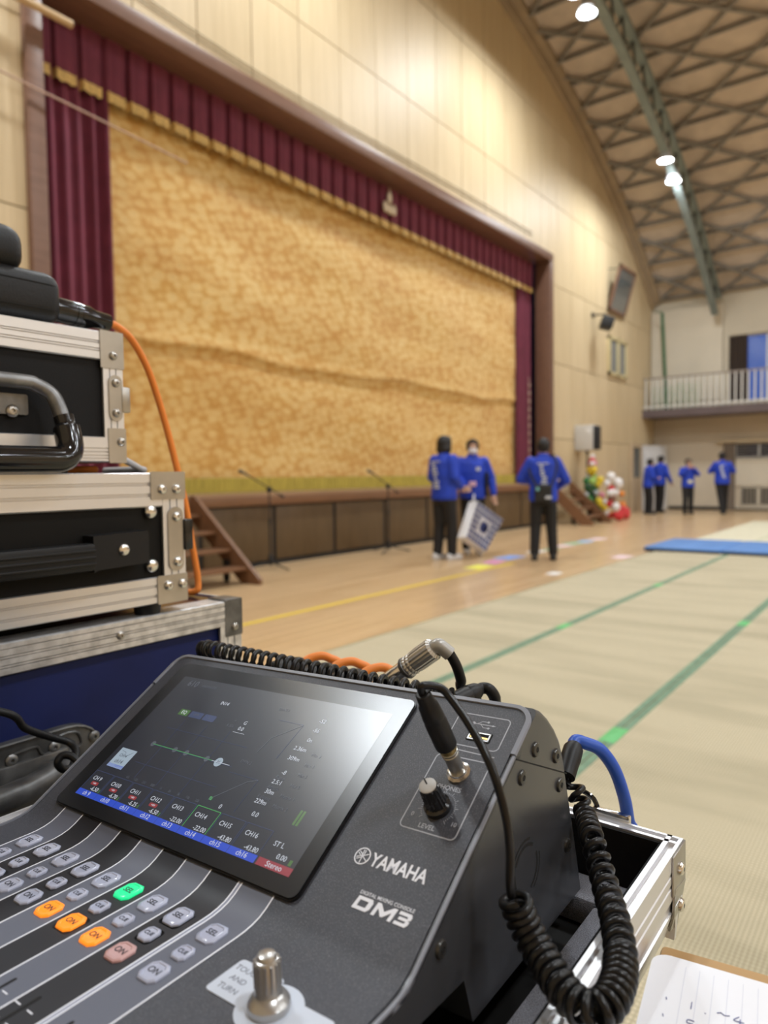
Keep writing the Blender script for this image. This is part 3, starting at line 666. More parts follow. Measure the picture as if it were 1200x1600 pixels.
# top skin: one sheet over the deck, the fold and the sloping panel
path = [(-.286, DZ+.0006)]+[(p[0], p[1]+.0006) for p in top[3:]]+[((VT-.003)*ct-.0003, (VT-.003)*stt+.0005)]
def skin(u0, u1, off, name, m, h0=-.286, h1=None, parent=con, par=None, th_=0.0004):
    pts_ = []
    pp_ = [(p[0], p[1]) for p in path]
    if h1 is not None:
        out_ = []
        for a_, c_ in zip(pp_, pp_[1:]):
            if a_[0] >= h1: break
            out_.append(a_)
            if c_[0] > h1: t_ = (h1-a_[0])/(c_[0]-a_[0]); out_.append((h1, a_[1]+(c_[1]-a_[1])*t_))
        pp_ = out_
    pp_ = [(max(p[0], h0), p[1]) for p in pp_]
    k_ = len(pp_); vs = []
    for i, p in enumerate(pp_):
        a_ = pp_[max(i-1, 0)]; c_ = pp_[min(i+1, k_-1)]; d_ = V((0, c_[0]-a_[0], c_[1]-a_[1])).normalized(); nn_ = V((0, -d_.z, d_.y))
        for uu in (u0, u1):
            q = V((uu, p[0], p[1])); vs += [q+nn_*off, q+nn_*(off-th_)]
    fs = []
    for i in range(k_-1):
        a_ = i*4; c_ = a_+4; fs += [(a_, a_+2, c_+2, c_), (a_+1, c_+1, c_+3, a_+3), (a_, c_, c_+1, a_+1), (a_+2, a_+3, c_+3, c_+2)]
    fs += [(0, 1, 3, 2), ((k_-1)*4, (k_-1)*4+2, (k_-1)*4+3, (k_-1)*4+1)]
    return ob(name, MB().add(vs, fs), m, par or parent, ang=30)
ts = skin(UL+.0035, UR-.0035, .0002, 'top_panel', M_top, th_=.0012)
# raised lip round the head of the panel, painted highlight line down both side edges
lip = []
r_ = .011
for uu, sg in ((UL, 1), (UR, -1)): pass
lp = [(UL+.0016, .1005), (UL+.0016, VT-r_-.0016)]+[(UL+.0016+r_-r_*math.cos(a), VT-.0016-r_+r_*math.sin(a)) for a in [PI/2*i/8 for i in range(1, 9)]]
lp += [(UR-.0016-r_+r_*math.sin(a), VT-.0016-r_+r_*math.cos(a)) for a in [PI/2*i/8 for i in range(0, 9)]]+[(UR-.0016, .1005)]
lm = MB(); vs = []; k_ = len(lp)
for i, p in enumerate(lp):
    a_ = V(lp[max(i-1, 0)]); c_ = V(lp[min(i+1, k_-1)]); d_ = (c_-a_).normalized(); nn_ = V((-d_.y, d_.x))
    for off, hh in ((.0016, -.004), (.0016, .0012), (.0011, .0018), (-.0013, .0018), (-.0016, .0013), (-.0016, -.004)): q = V(p)+nn_*off; vs.append(P(q.x, q.y, hh))
fs = [(i*6+j, i*6+(j+1) % 6, (i+1)*6+(j+1) % 6, (i+1)*6+j) for i in range(k_-1) for j in range(6)]+[(0, 1, 2, 3, 4, 5), tuple((k_-1)*6+j for j in (5, 4, 3, 2, 1, 0))]
ob('rim_lip', lm.add(vs, fs), M_lip, con, ang=50)
for uu in (UL, UR-.0016): skin(uu, uu+.0016, .0006, 'edge_highlight', M_lip, h1=.0995*ct, th_=.003)
# side seam, screws and vent slots
M_seam = mat('dark gap', (.004, .004, .004), .8)
for uu, sg in ((UR, 1), (UL, -1)):
    sm = MB(); a_, c_ = (.0855, .0508), (.1512, .0205)
    d_ = V((c_[0]-a_[0], c_[1]-a_[1])).normalized(); nn_ = V((-d_.y, d_.x))*.0004
    sm.prism([(a_[0]-nn_.x, a_[1]-nn_.y), (c_[0]-nn_.x, c_[1]-nn_.y), (c_[0]+nn_.x, c_[1]+nn_.y), (a_[0]+nn_.x, a_[1]+nn_.y)], uu-.001*sg, uu+.00008*sg, lambda a, c, t: V((t, a, c)))
    ob('seam', sm, M_seam, con, ang=0)
    for hh, zz in ((.109, .0486), (.1361, .0362), (.0911, .039), (.1399, .0176), (.1475, -.0222), (.0051, -.0078)):
        q = Matrix.Translation((uu, hh, zz)) @ Matrix.Rotation(sg*PI/2, 4, 'Y')
        so = ob('screw', MB().lathe([(.0043, -.0005), (.0043, .0004), (.0036, .0013), (.0016, .0016), (.0014, .0006), (.0002, .0005)], q, 16), mat('screw head', (.06, .058, .055), .28, metal=.6), con)
        ob('screw_socket', MB().lathe([(.0013, .0006), (.0013, .0014), (.0011, .00165), (.0002, .00165)], q, 6), M_seam, so)
    for (r0, r1, a0, a1) in ((.0150, .0163, 70, 160), (.0118, .0136, 50, 150), (.0118, .0134, -70, 20), (.0150, .0160, -60, 10), (.0118, .0130, 170, 260), (.0150, .0160, 185, 240)):
        vm = MB(); N_ = 10; poly = [(.092+r1*1.1*math.cos(math.radians(a0+(a1-a0)*i/N_)), -.0115+r1*math.sin(math.radians(a0+(a1-a0)*i/N_))) for i in range(N_+1)]
        poly += [(.092+r0*1.1*math.cos(math.radians(a1+(a0-a1)*i/N_)), -.0115+r0*math.sin(math.radians(a1+(a0-a1)*i/N_))) for i in range(N_+1)]
        vm.prism(poly, uu-.001*sg, uu+.0001*sg, lambda a, c, t: V((t, a, c))); ob('vent_slot', vm, M_seam, con, ang=0)
# feet
for uu, hh, zz in ((.01, .13, -.0575), (.245, .13, -.0575), (.01, -.25, -.033), (.245, -.25, -.033)): ob('foot', MB().cyl((uu, hh, zz+.001), (uu, hh, -.0685), .009, .008, 12), M_rubber, con)

# ---- touchscreen
SW, SH = .2008, .1108
M_glass = mat('screen glass', (.008, .009, .012), .25, coat=0, spec=.6)
M_bez = mat('screen surround', (.006, .006, .007), .35)
scr = ob('touchscreen', MB().prism(rrect(-.0132-.0008, -.0092-.0008, SW+.0108+.0008, SH+.0130+.0008, .0058, 6), .0, .0022, lambda a, c, t: P(a, c, t)).bm(bmesh.new()), M_bez, con, ang=30)
gl = MB().prism(rrect(-.0132, -.0092, SW+.0108, SH+.0130, .005, 6), .0022, .0032, lambda a, c, t: P(a, c, t))
ob('cover_glass', gl, M_glass, scr, ang=30)
def ui(name, c, es, rough=.27):
    return mat(name, tuple(x*.12 for x in c), rough, emit=c, es=es, spec=1.0)
M_disp = ui('display backlight', (.030, .034, .048), .55); M_blue = ui('display blue', (.035, .10, .72), .62); M_red = ui('display red', (.30, .035, .055), .8); M_white = ui('display white', (.75, .80, .9), .62)
M_grey = ui('display grey', (.12, .13, .16), .6); M_green = ui('display green', (.10, .50, .14), .55); M_dgreen = ui('display dark green', (.07, .18, .04), .7); M_navy = ui('display navy', (.05, .07, .16), .7); M_thumb = ui('display thumbnail', (.38, .47, .56), .75)
M_darkred = ui('display phantom red', (.42, .05, .06), .55); M_ink2 = mat('display ink', (.05, .06, .09), .3)
def upl(name, m, x0, y0, x1, y1, w0=.0032, w1=.00332, par=scr, r=0):
    poly = rrect(x0*SW, y0*SH, x1*SW, y1*SH, r) if r else [(x0*SW, y0*SH), (x1*SW, y0*SH), (x1*SW, y1*SH), (x0*SW, y1*SH)]
    return ob(name, MB().prism(poly, w0, w1, lambda a, c, t: P(a, c, t)), m, par, ang=0)
upl('display', M_disp, 0, 0, 1, 1, .0031, .00326)
def ut(s, x, y, size, m, align='CENTER', bold=.0, name='screen_text'):
    return text(s, size, m, scr, PM @ Matrix.Translation((x*SW, y*SH, .0034)), name, align, bold, ext=.00002)
def uline(name, m, pts, w_=.0002, h0=.00334):
    mb = MB()
    for a_, c_ in zip(pts, pts[1:]):
        a_ = V((a_[0]*SW, a_[1]*SH)); c_ = V((c_[0]*SW, c_[1]*SH)); d_ = (c_-a_).normalized(); n2 = V((-d_.y, d_.x))*w_
        mb.prism([tuple(a_-n2), tuple(c_-n2), tuple(c_+n2), tuple(a_+n2)], h0, h0+.00006, lambda a, c, t: P(a, c, t))
    return ob(name, mb, m, scr, ang=0)
vals = ['-6.50', '-6.70', '-6.25', '-6.50', '-22.00', '-22.00', '-43.80', '-43.80']
for k in range(8):
    x0 = .1088*k; x1 = x0+.1075
    upl('channel_tab', M_blue, x0, 0, x1, .040); ut('ch%d' % (9+k) if k else 'ch 9', (x0+x1)/2, .020, .0044, M_white)
    uline('tile_outline', M_green if k == 5 else M_navy, [(x0+.003, .042), (x0+.003, .175), (x1-.002, .175), (x1-.002, .042)], .00022 if k == 5 else .00016)
    ut('CH%d' % (9+k) if k else 'CH 9', x0+.042, .125, .0042, M_white); ut(vals[k], x0+.072, .058, .0042, M_white)
    if k < 4: upl('phantom_mark', M_darkred, x0+.030, .080, x0+.068, .103, r=.0008); ut('+48V', x0+.049, .091, .0018, M_white)
    if k < 4: upl('level_bar', M_dgreen, x0+.098, .045, x0+.104, .066)
upl('master_tab', M_red, .876, 0, 1, .040); ut('Stereo', .938, .020, .0044, M_white); ut('ST L', .912, .122, .0042, M_white); ut('0.00', .945, .068, .0042, M_white); upl('level_bar', M_dgreen, .975, .046, .985, .074)
upl('selected_channel', M_thumb, .024, .222, .110, .365); upl('selected_channel_bar', M_blue, .024, .222, .110, .246); ut('ch14', .065, .268, .0044, M_ink2); ut('CH14', .062, .312, .0034, M_ink2)
uline('thumbnail_curve', M_ink2, [(.035, .345), (.06, .34), (.075, .31), (.098, .35)], .0001)
ut('610', .080, .945, .0078, M_grey, bold=.01); ut('session1221', .175, .945, .0036, M_grey)
upl('eq_button', M_dgreen, .136, .690, .186, .738); ut('EQ', .161, .714, .0042, M_white); upl('filter_button', M_navy, .196, .690, .262, .738); ut('HPF', .229, .714, .0034, M_grey); upl('info_button', M_navy, .27, .690, .33, .738, r=.001); ut('1', .30, .714, .0036, M_grey)
for y_ in (.30, .44, .58): uline('graph_line', M_navy, [(.14, y_), (.56, y_)], .0001)
for x_ in (.2, .32, .44): uline('graph_line', M_navy, [(x_, .20), (x_, .66)], .0001)
uline('eq_curve', M_green, [(.148, .445), (.46, .445)], .00022); uline('eq_curve', M_white, [(.46, .445), (.545, .445)], .00016)
for x_, s_ in ((.15, 'L'), (.27, '1'), (.33, '2'), (.435, '3'), (.492, 'H')):
    rr_ = .0034 if s_ == 'H' else .0022
    ob('eq_point', MB().prism([(x_*SW+rr_*math.cos(a*PI/8), .446*SH+rr_*math.sin(a*PI/8)) for a in range(16)], .00334, .0034, lambda a, c, t: P(a, c, t)), M_thumb if s_ == 'H' else M_grey, scr, ang=0)
    ut(s_, x_, .446, .0034 if s_ == 'H' else .0022, M_ink2)
uline('gate_curve', M_grey, [(.61, .565), (.624, .678), (.71, .808)], .00022); uline('gate_curve', M_navy, [(.60, .808), (.71, .808), (.70, .56)], .0001)
uline('compressor_curve', M_grey, [(.565, .22), (.659, .381), (.694, .408)], .00024); uline('compressor_curve', M_navy, [(.56, .408), (.694, .408), (.69, .2)], .0001); upl('curve_point', M_green, .566, .222, .578, .243)
for s_, x_, y_ in (('2.36m', .762, .652), ('309m', .764, .585), ('-8', .765, .49), ('2.5:1', .765, .426), ('30m', .763, .363), ('229m', .757, .297), ('0.0', .769, .225), ('-52', .772, .858), ('-56', .772, .789), ('0n', .774, .719), ('0.0', .474, .69), ('G', .474, .735), ('IN14', .315, .842), ('0', .63, .205)): ut(s_, x_, y_, .0042, M_white)
uline('value_underline', M_white, [(.45, .66), (.505, .66)], .0001)
for s_, x_, y_ in (('Matrix 1', .836, .361), ('Matrix 2', .835, .297), ('Mix 6', .835, .43), ('Mix 5', .835, .50), ('Mix 4', .835, .565), ('Mix 3', .835, .635), ('DYN 2', .60, .49), ('DYN 1', .59, .885), ('8.50k', .42, .695), ('F', .425, .735), ('Attack', .765, .39), ('Release', .757, .325), ('Ratio', .765, .455)): ut(s_, x_, y_, .0034, M_grey)
for x_ in (.908, .92): upl('master_meter', M_dgreen, x_, .235, x_+.008, .32)
for k, s_ in enumerate(('63', '125', '250', '500', '1k', '2k', '5k', '10k', '20k')): ut(s_, .17+.045*k, .195, .0026, M_grey)

# ---- channel strips, buttons, fader slots
M_strip = mat('strip grey print', (.115, .125, .165), .45, bump=(1800, .2, .0002)); M_stripd = mat('strip black print', (.012, .012, .017), .45); M_line = mat('white print', (.80, .82, .90), .5)
us = [.0003+.0213*k for k in range(8)]+[.1718]
HE = -.0092*ct-.0003
for k in range(8): skin(us[k], us[k+1], .0004, 'channel_strip', M_strip if k % 2 == 0 else M_stripd, h1=HE, th_=.0002)
skin(.1742, .1975, .0004, 'channel_strip', M_strip, h1=HE, th_=.0002)
for q in us+[.1742, .1975]: skin(q-.0004, q+.0004, .0006, 'strip_line', M_line, h1=HE, th_=.0002)
skin(.1722, .1738, .00042, 'strip_line', mat('pale blue print', (.25, .27, .36), .5), h1=HE, th_=.0002)
M_key = mat('clear key', (.42, .45, .58), .2, coat=.6); M_keylit_g = mat('lit green key', (.02, .5, .22), .25, emit=(.01, .78, .27), es=.75, coat=.4)
M_keylit_o = mat('lit orange key', (.6, .2, .02), .25, emit=(1.0, .25, .012), es=.85, coat=.4); M_keylit_p = mat('faintly lit key', (.45, .30, .30), .25, emit=(.9, .3, .25), es=.10, coat=.4)
M_keyink = mat('key ink', (.02, .02, .03), .5)
def key_mesh(w_, d_, m, name):
    """chamfered translucent key, raised in two steps"""
    c_ = .22*min(w_, d_); oc = lambda a, d, c: [(a, -d+c), (a, d-c), (a-c, d), (-a+c, d), (-a, d-c), (-a, -d+c), (-a+c, -d), (a-c, -d)]
    vs = []; lv = [(1, 0), (1, .0010), (.90, .0016), (.74, .0018), (.68, .0014), (.2, .0014)]
    for s_, z in lv: vs += [V((p[0], p[1], z)) for p in oc(w_/2*s_, d_/2*s_, c_*s_)]
    fs = [(i*8+j, i*8+(j+1) % 8, (i+1)*8+(j+1) % 8, (i+1)*8+j) for i in range(len(lv)-1) for j in range(8)]+[tuple(range(8))[::-1], tuple(range((len(lv)-1)*8, len(lv)*8))]
    return MB().add(vs, fs).mesh(name, m, 30)
KM = {}
KT = {}
def key(u, h, kind, m):
    w_, d_, s_ = {'sel': (.0122, .0142, 'SEL'), 'cue': (.0092, .0100, 'CUE'), 'on': (.0122, .0128, 'ON')}[kind]
    if (kind, m.name) not in KM: KM[(kind, m.name)] = key_mesh(w_, d_, m, kind+'_button')
    o = put(kind+'_button', KM[(kind, m.name)], con); o.location = (u, h, DZ+.0008)
    if kind not in KT:
        q = text(s_, .0048 if kind != 'cue' else .0034, M_keyink, o, Matrix.Translation((0, 0, .00150)), 'lettering', 'CENTER', .01); KT[kind] = q.data
    else: put('lettering', KT[kind], o)
    if (kind, 'f') not in KT: KT[(kind, 'f')] = MB().prism(rrect(-w_/2-.0009, -d_/2-.0009, w_/2+.0009, d_/2+.0009, .0025, 3), -.0001, .0002, lambda a, c, t: V((a, c, t))).mesh('key_gap', M_seam, 0)
    put('key_gap', KT[(kind, 'f')], o)
for k in range(9):
    uc = .1858 if k == 8 else us[k]+.0106
    key(uc, -.0392, 'sel', M_keylit_g if k == 5 else M_key); key(uc, -.0562, 'cue', M_key)
    key(uc, -.0717, 'on', {4: M_keylit_o, 5: M_keylit_o, 6: M_keylit_o, 7: M_keylit_p}.get(k, M_key))
    sl_ = ob('fader_slot', MB().prism(rrect(uc-.0036, -.222, uc-.0018, -.1076, .0008, 2), DZ+.0006, DZ+.0011, lambda a, c, t: V((a, c, t))), M_seam, con, ang=0)
    fk = ob('fader_knob', MB().rbox((uc-.0080, -.205, DZ+.004), (uc+.0026, -.183, DZ+.015), .002), M_pad, con)
    ob('fader_line', MB().box((uc-.0079, -.1945, DZ+.015), (uc+.0025, -.1935, DZ+.0152)), M_line, fk, ang=0)
    tk = MB()
    for j in range(12):
        hh = -.1152-.0088*j; L_ = .0042 if j % 3 == 0 else .0028
        tk.box((uc+.0002, hh-.0003, DZ+.0010), (uc+.0002+L_, hh+.0003, DZ+.00112)).box((uc-.0056-L_, hh-.0003, DZ+.0010), (uc-.0056, hh+.0003, DZ+.00112))
    ob('fader_scale', tk, M_line, con, ang=0)
# ---- touch-and-turn plate and knob
M_plate = mat('pale blue plate', (.55, .60, .70), .45)
KC = (.2450, -.0590)
pm = MB(); fnD = lambda a, c, t: V((a, c, t))
pm.prism(rrect(.2122, -.0655, .2390, -.0432, .0022), DZ+.0007, DZ+.0012, fnD)
pm.prism(rrect(.2460, -.0740, .2735, -.0500, .0022), DZ+.0007, DZ+.00121, fnD)
pm.prism([(KC[0]+.0145*math.cos(a*PI/16), KC[1]+.0145*math.sin(a*PI/16)) for a in range(32)], DZ+.0007, DZ+.00122, fnD)
pl_ = ob('knob_plate', pm, M_plate, con, ang=0)
for k, s_ in enumerate(('TOUCH', 'AND', 'TURN')): text(s_, .0043, mat('grey print', (.16, .17, .22), .5), pl_, Matrix.Translation((.2212, -.0484-.0060*k, DZ+.00125)), 'lettering', 'CENTER')
KMx = Matrix.Translation((KC[0], KC[1], DZ+.0014))
M_knob = mat('satin metal knob', (.45, .44, .43), .28, metal=.8)
kn = ob('rotary_knob', MB().lathe([(.0086, 0), (.0090, .0012), (.0088, .0032), (.0074, .0052), (.0058, .0064), (.0054, .0076), (.0052, .0195), (.0048, .0206), (.0042, .0208), (.0041, .0214), (.0036, .0225), (.0022, .0230), (.0002, .0231)], KMx, 28), M_knob, con, ang=25)
rb = MB()
for k in range(14): a = 2*PI*k/14; c_ = V((KC[0]+.0052*math.cos(a), KC[1]+.0052*math.sin(a), DZ+.0014)); rb.cyl(c_+V((0, 0, .009)), c_+V((0, 0, .0198)), .0006, n=5)
ob('knurl', rb, M_knob, kn)
# ---- USB port, phones socket and level knob
M_print = mat('panel print', (.42, .44, .50), .5)
def outline(pts, w_=.0003, name='panel_line', par=con, closed=True):
    mb = MB(); q = pts+[pts[0]] if closed else pts
    for a_, c_ in zip(q, q[1:]):
        a_, c_ = V(a_), V(c_); d_ = (c_-a_)
        if d_.length < 1e-7: continue
        d_.normalize(); n2 = V((-d_.y, d_.x))*w_; a_ = a_-d_*w_*.5; c_ = c_+d_*w_*.5
        mb.prism([tuple(a_-n2), tuple(c_-n2), tuple(c_+n2), tuple(a_+n2)], .0007, .00085, lambda a, c, t: P(a, c, t))
    return ob(name, mb, M_print, par, ang=0)
outline(rrect(.2425, .1003, .2757, .1228, .0028)); outline(rrect(.2425, .0448, .2757, .0922, .0028)); outline([(.2440, .0972), (.2590, .0968), (.2757, .0964)], closed=False)
M_usb = mat('usb steel', (.5, .5, .5), .4, metal=.8)
up_ = ob('usb_port', MB().prism(rrect(.2540, .1045, .2690, .1112, .0006), .0004, .0010, lambda a, c, t: P(a, c, t)), M_seam, con, ang=0)
ob('usb_shell', MB().prism([(.2548, .1052), (.2682, .1052), (.2682, .1060), (.2548, .1060)], .0006, .0014, lambda a, c, t: P(a, c, t)).prism([(.2548, .1098), (.2682, .1098), (.2682, .1106), (.2548, .1106)], .0006, .0014, lambda a, c, t: P(a, c, t)).prism([(.2548, .1052), (.2556, .1052), (.2556, .1106), (.2548, .1106)], .0006, .0014, lambda a, c, t: P(a, c, t)).prism([(.2674, .1052), (.2682, .1052), (.2682, .1106), (.2674, .1106)], .0006, .0014, lambda a, c, t: P(a, c, t)), M_usb, up_, ang=0)
ob('usb_tongue', MB().prism([(.256, .1066), (.267, .1066), (.267, .1078), (.256, .1078)], .0006, .0012, lambda a, c, t: P(a, c, t)), mat('brass', (.6, .42, .15), .3, metal=.9), up_, ang=0)
um = outline([(.2535, .1167), (.2665, .1167)], .00022, 'usb_symbol', closed=False)
outline([(.2565, .1167), (.2590, .1188), (.2625, .1188)], .00018, 'usb_symbol', closed=False); outline([(.2585, .1167), (.2610, .1146), (.2640, .1146)], .00018, 'usb_symbol', closed=False)
us_ = MB(); cir = lambda x, y, r: [(x+r*math.cos(a*PI/6), y+r*math.sin(a*PI/6)) for a in range(12)]
us_.prism(cir(.2540, .1167, .0011), .0007, .0009, lambda a, c, t: P(a, c, t)).prism(cir(.2628, .1188, .0007), .0007, .0009, lambda a, c, t: P(a, c, t)).prism([(.2637, .1140), (.2649, .1140), (.2649, .1152), (.2637, .1152)], .0007, .0009, lambda a, c, t: P(a, c, t)).prism([(.2660, .1174), (.2660, .1160), (.2682, .1167)], .0007, .0009, lambda a, c, t: P(a, c, t))
ob('usb_symbol', us_, M_print, con, ang=0)
def pt_(s, u, v, size, bold=0, sx=1., align='CENTER', m=None, name='lettering', sp=1.): return text(s, size, m or M_print, con, PM @ Matrix.Translation((u, v, .0008)), name, align, bold, sx, ext=.00004, spacing=sp)
pt_('PHONES', .2595, .0722, .0038, .01); pt_('LEVEL', .2580, .0480, .0038, .01); pt_('0', .2468, .0530, .0034); pt_('10', .2716, .0530, .0034)
tk = MB()
for k in range(41):
    a = math.radians(225-270*k/40); r0 = .0090; r1 = .0112 if k % 4 == 0 else .0098
    c_, s_ = math.cos(a), math.sin(a); n2 = V((-s_, c_))*.00012
    tk.prism([(.2590+r0*c_-n2.x, .0600+r0*s_-n2.y), (.2590+r1*c_-n2.x, .0600+r1*s_-n2.y), (.2590+r1*c_+n2.x, .0600+r1*s_+n2.y), (.2590+r0*c_+n2.x, .0600+r0*s_+n2.y)], .0007, .00085, lambda a, c, t: P(a, c, t))
ob('knob_scale', tk, M_print, con, ang=0)
LK = PM @ Matrix.Translation((.2590, .0600, .0006))
kb = MB(); N_ = 36; vs = []
lv = [(.0072, 0, 0), (.0072, .0030, 0), (.0060, .0040, .0004), (.0052, .0160, .0004), (.0048, .0170, 0)]
for r_, z, k_ in lv: vs += [LK @ V(((r_-(k_ if j % 2 else 0))*math.cos(2*PI*j/N_), (r_-(k_ if j % 2 else 0))*math.sin(2*PI*j/N_), z)) for j in range(N_)]
kb.add(vs, [(i*N_+j, i*N_+(j+1) % N_, (i+1)*N_+(j+1) % N_, (i+1)*N_+j) for i in range(len(lv)-1) for j in range(N_)]+[tuple(range(N_))[::-1], tuple(range((len(lv)-1)*N_, len(lv)*N_))])
lk = ob('level_knob', kb, M_gloss, con, ang=20)
ob('knob_cap', MB().lathe([(.0046, .0168), (.0046, .0176), (.0040, .0180), (.0002, .0180)], LK, 24), mat('grey knob cap', (.50, .50, .50), .5), lk)
ob('knob_pointer', MB().box((-.0048, -.0004, .0178), (-.0005, .0004, .0182), LK @ Matrix.Rotation(math.radians(-40), 4, 'Z')), M_seam, lk, ang=0)
# ---- maker's lettering
lg_ = MB(); N_ = 32
ring = lambda r0, r1, cx, cy: [(cx+r1*math.cos(2*PI*i/N_), cy+r1*math.sin(2*PI*i/N_)) for i in range(N_)]
vs = []; cx, cy = .2325, .0236
for i in range(N_):
    a = 2*PI*i/N_
    for r_ in (.0046, .0040): vs += [P(cx+r_*math.cos(a), cy+r_*math.sin(a), .0007), P(cx+r_*math.cos(a), cy+r_*math.sin(a), .00086)]
fs = []
for i in range(N_): j = (i+1) % N_; fs += [(i*4+1, j*4+1, j*4+3, i*4+3), (i*4, i*4+1, j*4+1, j*4), (i*4+2, j*4+2, j*4+3, i*4+3), (i*4, j*4, j*4+2, i*4+2)]
lg_.add(vs, fs)
for k in range(3):                              # three crossed forks inside the ring
    a = math.radians(90+60*k); d_ = V((math.cos(a), math.sin(a))); n2 = V((-d_.y, d_.x)); c_ = V((cx, cy))
    for o1, w_, l0, l1 in ((0, .00022, -.0038, 0), (.00050, .00020, 0, .0034), (-.00050, .00020, 0, .0034)):
        p0 = c_+d_*l0+n2*o1; p1 = c_+d_*l1+n2*o1
        lg_.prism([tuple(p0-n2*w_), tuple(p1-n2*w_), tuple(p1+n2*w_), tuple(p0+n2*w_)], .0007, .00088, lambda a, c, t: P(a, c, t))
ob('logo_mark', lg_, M_line, con, ang=0)
pt_('YAMAHA', .2383, .0233, .0098, .022, .82, 'LEFT', M_line, 'logo_lettering')
pt_('DIGITAL MIXING CONSOLE', .2420, .0071, .00255, .004, 1.0, 'LEFT', M_line)
dm = MB(); fnP = lambda a, c, t: P(a, c, t)
def slab(pts): dm.prism([(.2415+.0315*p[0]+.0012*p[1], -.0010+.0064*p[1]) for p in pts], .0007, .0009, fnP)
for q in ([(0, 0), (.06, 0), (.06, 1), (0, 1)], [(.06, 1), (.06, .74), (.22, .74), (.26, 1)], [(.06, 0), (.06, .26), (.22, .26), (.26, 0)], [(.22, .74), (.22, .26), (.26, 0), (.30, .25), (.30, .75), (.26, 1)],
          [(.36, 0), (.42, 0), (.42, 1), (.36, 1)], [(.42, 1), (.42, .62), (.52, .1), (.54, .1), (.54, .5)], [(.54, .5), (.54, .1), (.56, .1), (.66, .62), (.66, 1)], [(.66, 0), (.72, 0), (.72, 1), (.66, 1)],
          [(.77, 1), (.77, .76), (.94, .76), (1, .8), (.97, 1)], [(.80, .62), (.80, .40), (.94, .40), (.96, .5), (.94, .62)], [(.77, .24), (.77, 0), (.97, 0), (1, .22), (.94, .24)], [(.93, .24), (1, .22), (1, .46), (.95, .51)], [(.93, .76), (1, .8), (1, .56), (.95, .51)]): slab(q)
ob('model_lettering', dm, M_line, con, ang=0)
# ------------------------------------------------------------------ stacked flight cases on the left
M_hnd = mat('grey worn steel', (.20, .20, .20), .4, metal=.7, var=(60, .3))
# blue trunk standing on the floor
bc = thing('blue_flight_case', 'tall blue flight case with worn aluminium edges under the black cases', 'flight case', (.2, .95, .0142), world=True)
BT = HC-.146; YF = .660
ob('shell', MB().rbox((-.25, YF+.004, .03), (.574, 1.25, BT-.002), .004), M_bluely, bc)
ob('lid_sheet', MB().box((-.24, YF+.02, BT-.0025), (.565, 1.24, BT-.0008)), mat('dark glossy top', (.012, .010, .018), .18), bc, ang=0)
ob('edge_rail', hrail(-.25, .556, YF, BT-.030, BT), M_aluworn, bc, ang=20)
ob('edge_rail', vrail(.546, .578, YF, .03, BT-.028), M_aluworn, bc, ang=20)
ob('edge_rail', hrail(-.25, .556, YF, .03, .06, top=False), M_aluworn, bc, ang=20)
ob('edge_rail', MB().prism([(YF, BT-.03), (YF, BT), (YF+.03, BT+.0), (1.25, BT+.0), (1.25, BT-.03)], .5745, .578, lambda a, c, t: V((t, a, c))), M_aluworn, bc, ang=0)
cb = plate(MB(), .553, .5795, BT-.043, BT+.0014, YF, .002, .002).rbox((.576, YF-.002, BT-.043), (.5795, YF+.03, BT+.0014), .0008).rbox((.553, YF-.002, BT+.0002), (.5795, YF+.03, BT+.0016), .0006)
o = ob('corner_bracket', cb, M_darkmetal, bc); ob('rivet', rivet(MB(), (.567, YF-.002, BT-.032), (0, -1, 0), .0045, .003), M_bracket, o)
ob('rivet', rivet(MB(), onY(188, 993, YF-.0012), (0, -1, 0), .0046, .003), M_bracket, bc)
for k in range(4): ob('castor', MB().cyl((-.2+.7*(k % 2), .72+.46*(k//2)-.015, .0445), (-.2+.7*(k % 2), .72+.46*(k//2)+.015, .0445), .03, n=16), M_rubber, bc)
# stamped handle plate with its bar
hz_ = HC-.247
hp = [(.12, hz_+.010), (.352, hz_+.0095), (.362, hz_+.0085), (.371, hz_+.0055), (.378, hz_+.001), (.383, hz_-.006), (.385, hz_-.014), (.384, hz_-.024), (.376, hz_-.05), (.36, hz_-.07), (.12, hz_-.07)]
o = ob('handle_plate', MB().prism(hp, YF-.004, YF+.004, lambda a, c, t: V((a, t, c))), M_darkmetal, bc, ang=30)
ob('plate_rim', MB().tube([(p[0]-.001, YF-.0045, p[1]-.001) for p in hp[:9]], .0016, 8).tube(smooth_path([(.297, YF-.0048, hz_-.012), (.300, YF-.0048, hz_-.003), (.306, YF-.0048, hz_-.001), (.322, YF-.0048, hz_-.001), (.326, YF-.0048, hz_-.008), (.332, YF-.0048, hz_-.011), (.340, YF-.0048, hz_-.007), (.344, YF-.0048, hz_+.002), (.362, YF-.0048, hz_+.001), (.366, YF-.0048, hz_-.012), (.352, YF-.0048, hz_-.016)], 4), .0013, 6), M_darkmetal, o)
ob('handle_dish', MB().rbox((.12, YF-.0075, hz_-.060), (.352, YF-.003, hz_-.010), .003), M_darkmetal, o)
for q in ((18, 1188), (85, 1167), (147, 1150)): ob('rivet', rivet(MB(), onY(q[0], q[1], YF-.0045), (0, -1, 0), .0056, .0026), M_hnd, o)
ob('handle_bar', MB().tube(smooth_path([(.10, .632, hz_-.030), (.25, .630, hz_-.030), (.300, .630, hz_-.028), (.335, .640, hz_-.024), (.352, .652, hz_-.024)], 6), [.013]*12+[.0125]*6+[.0085]*7, 12), M_darkmetal, bc)

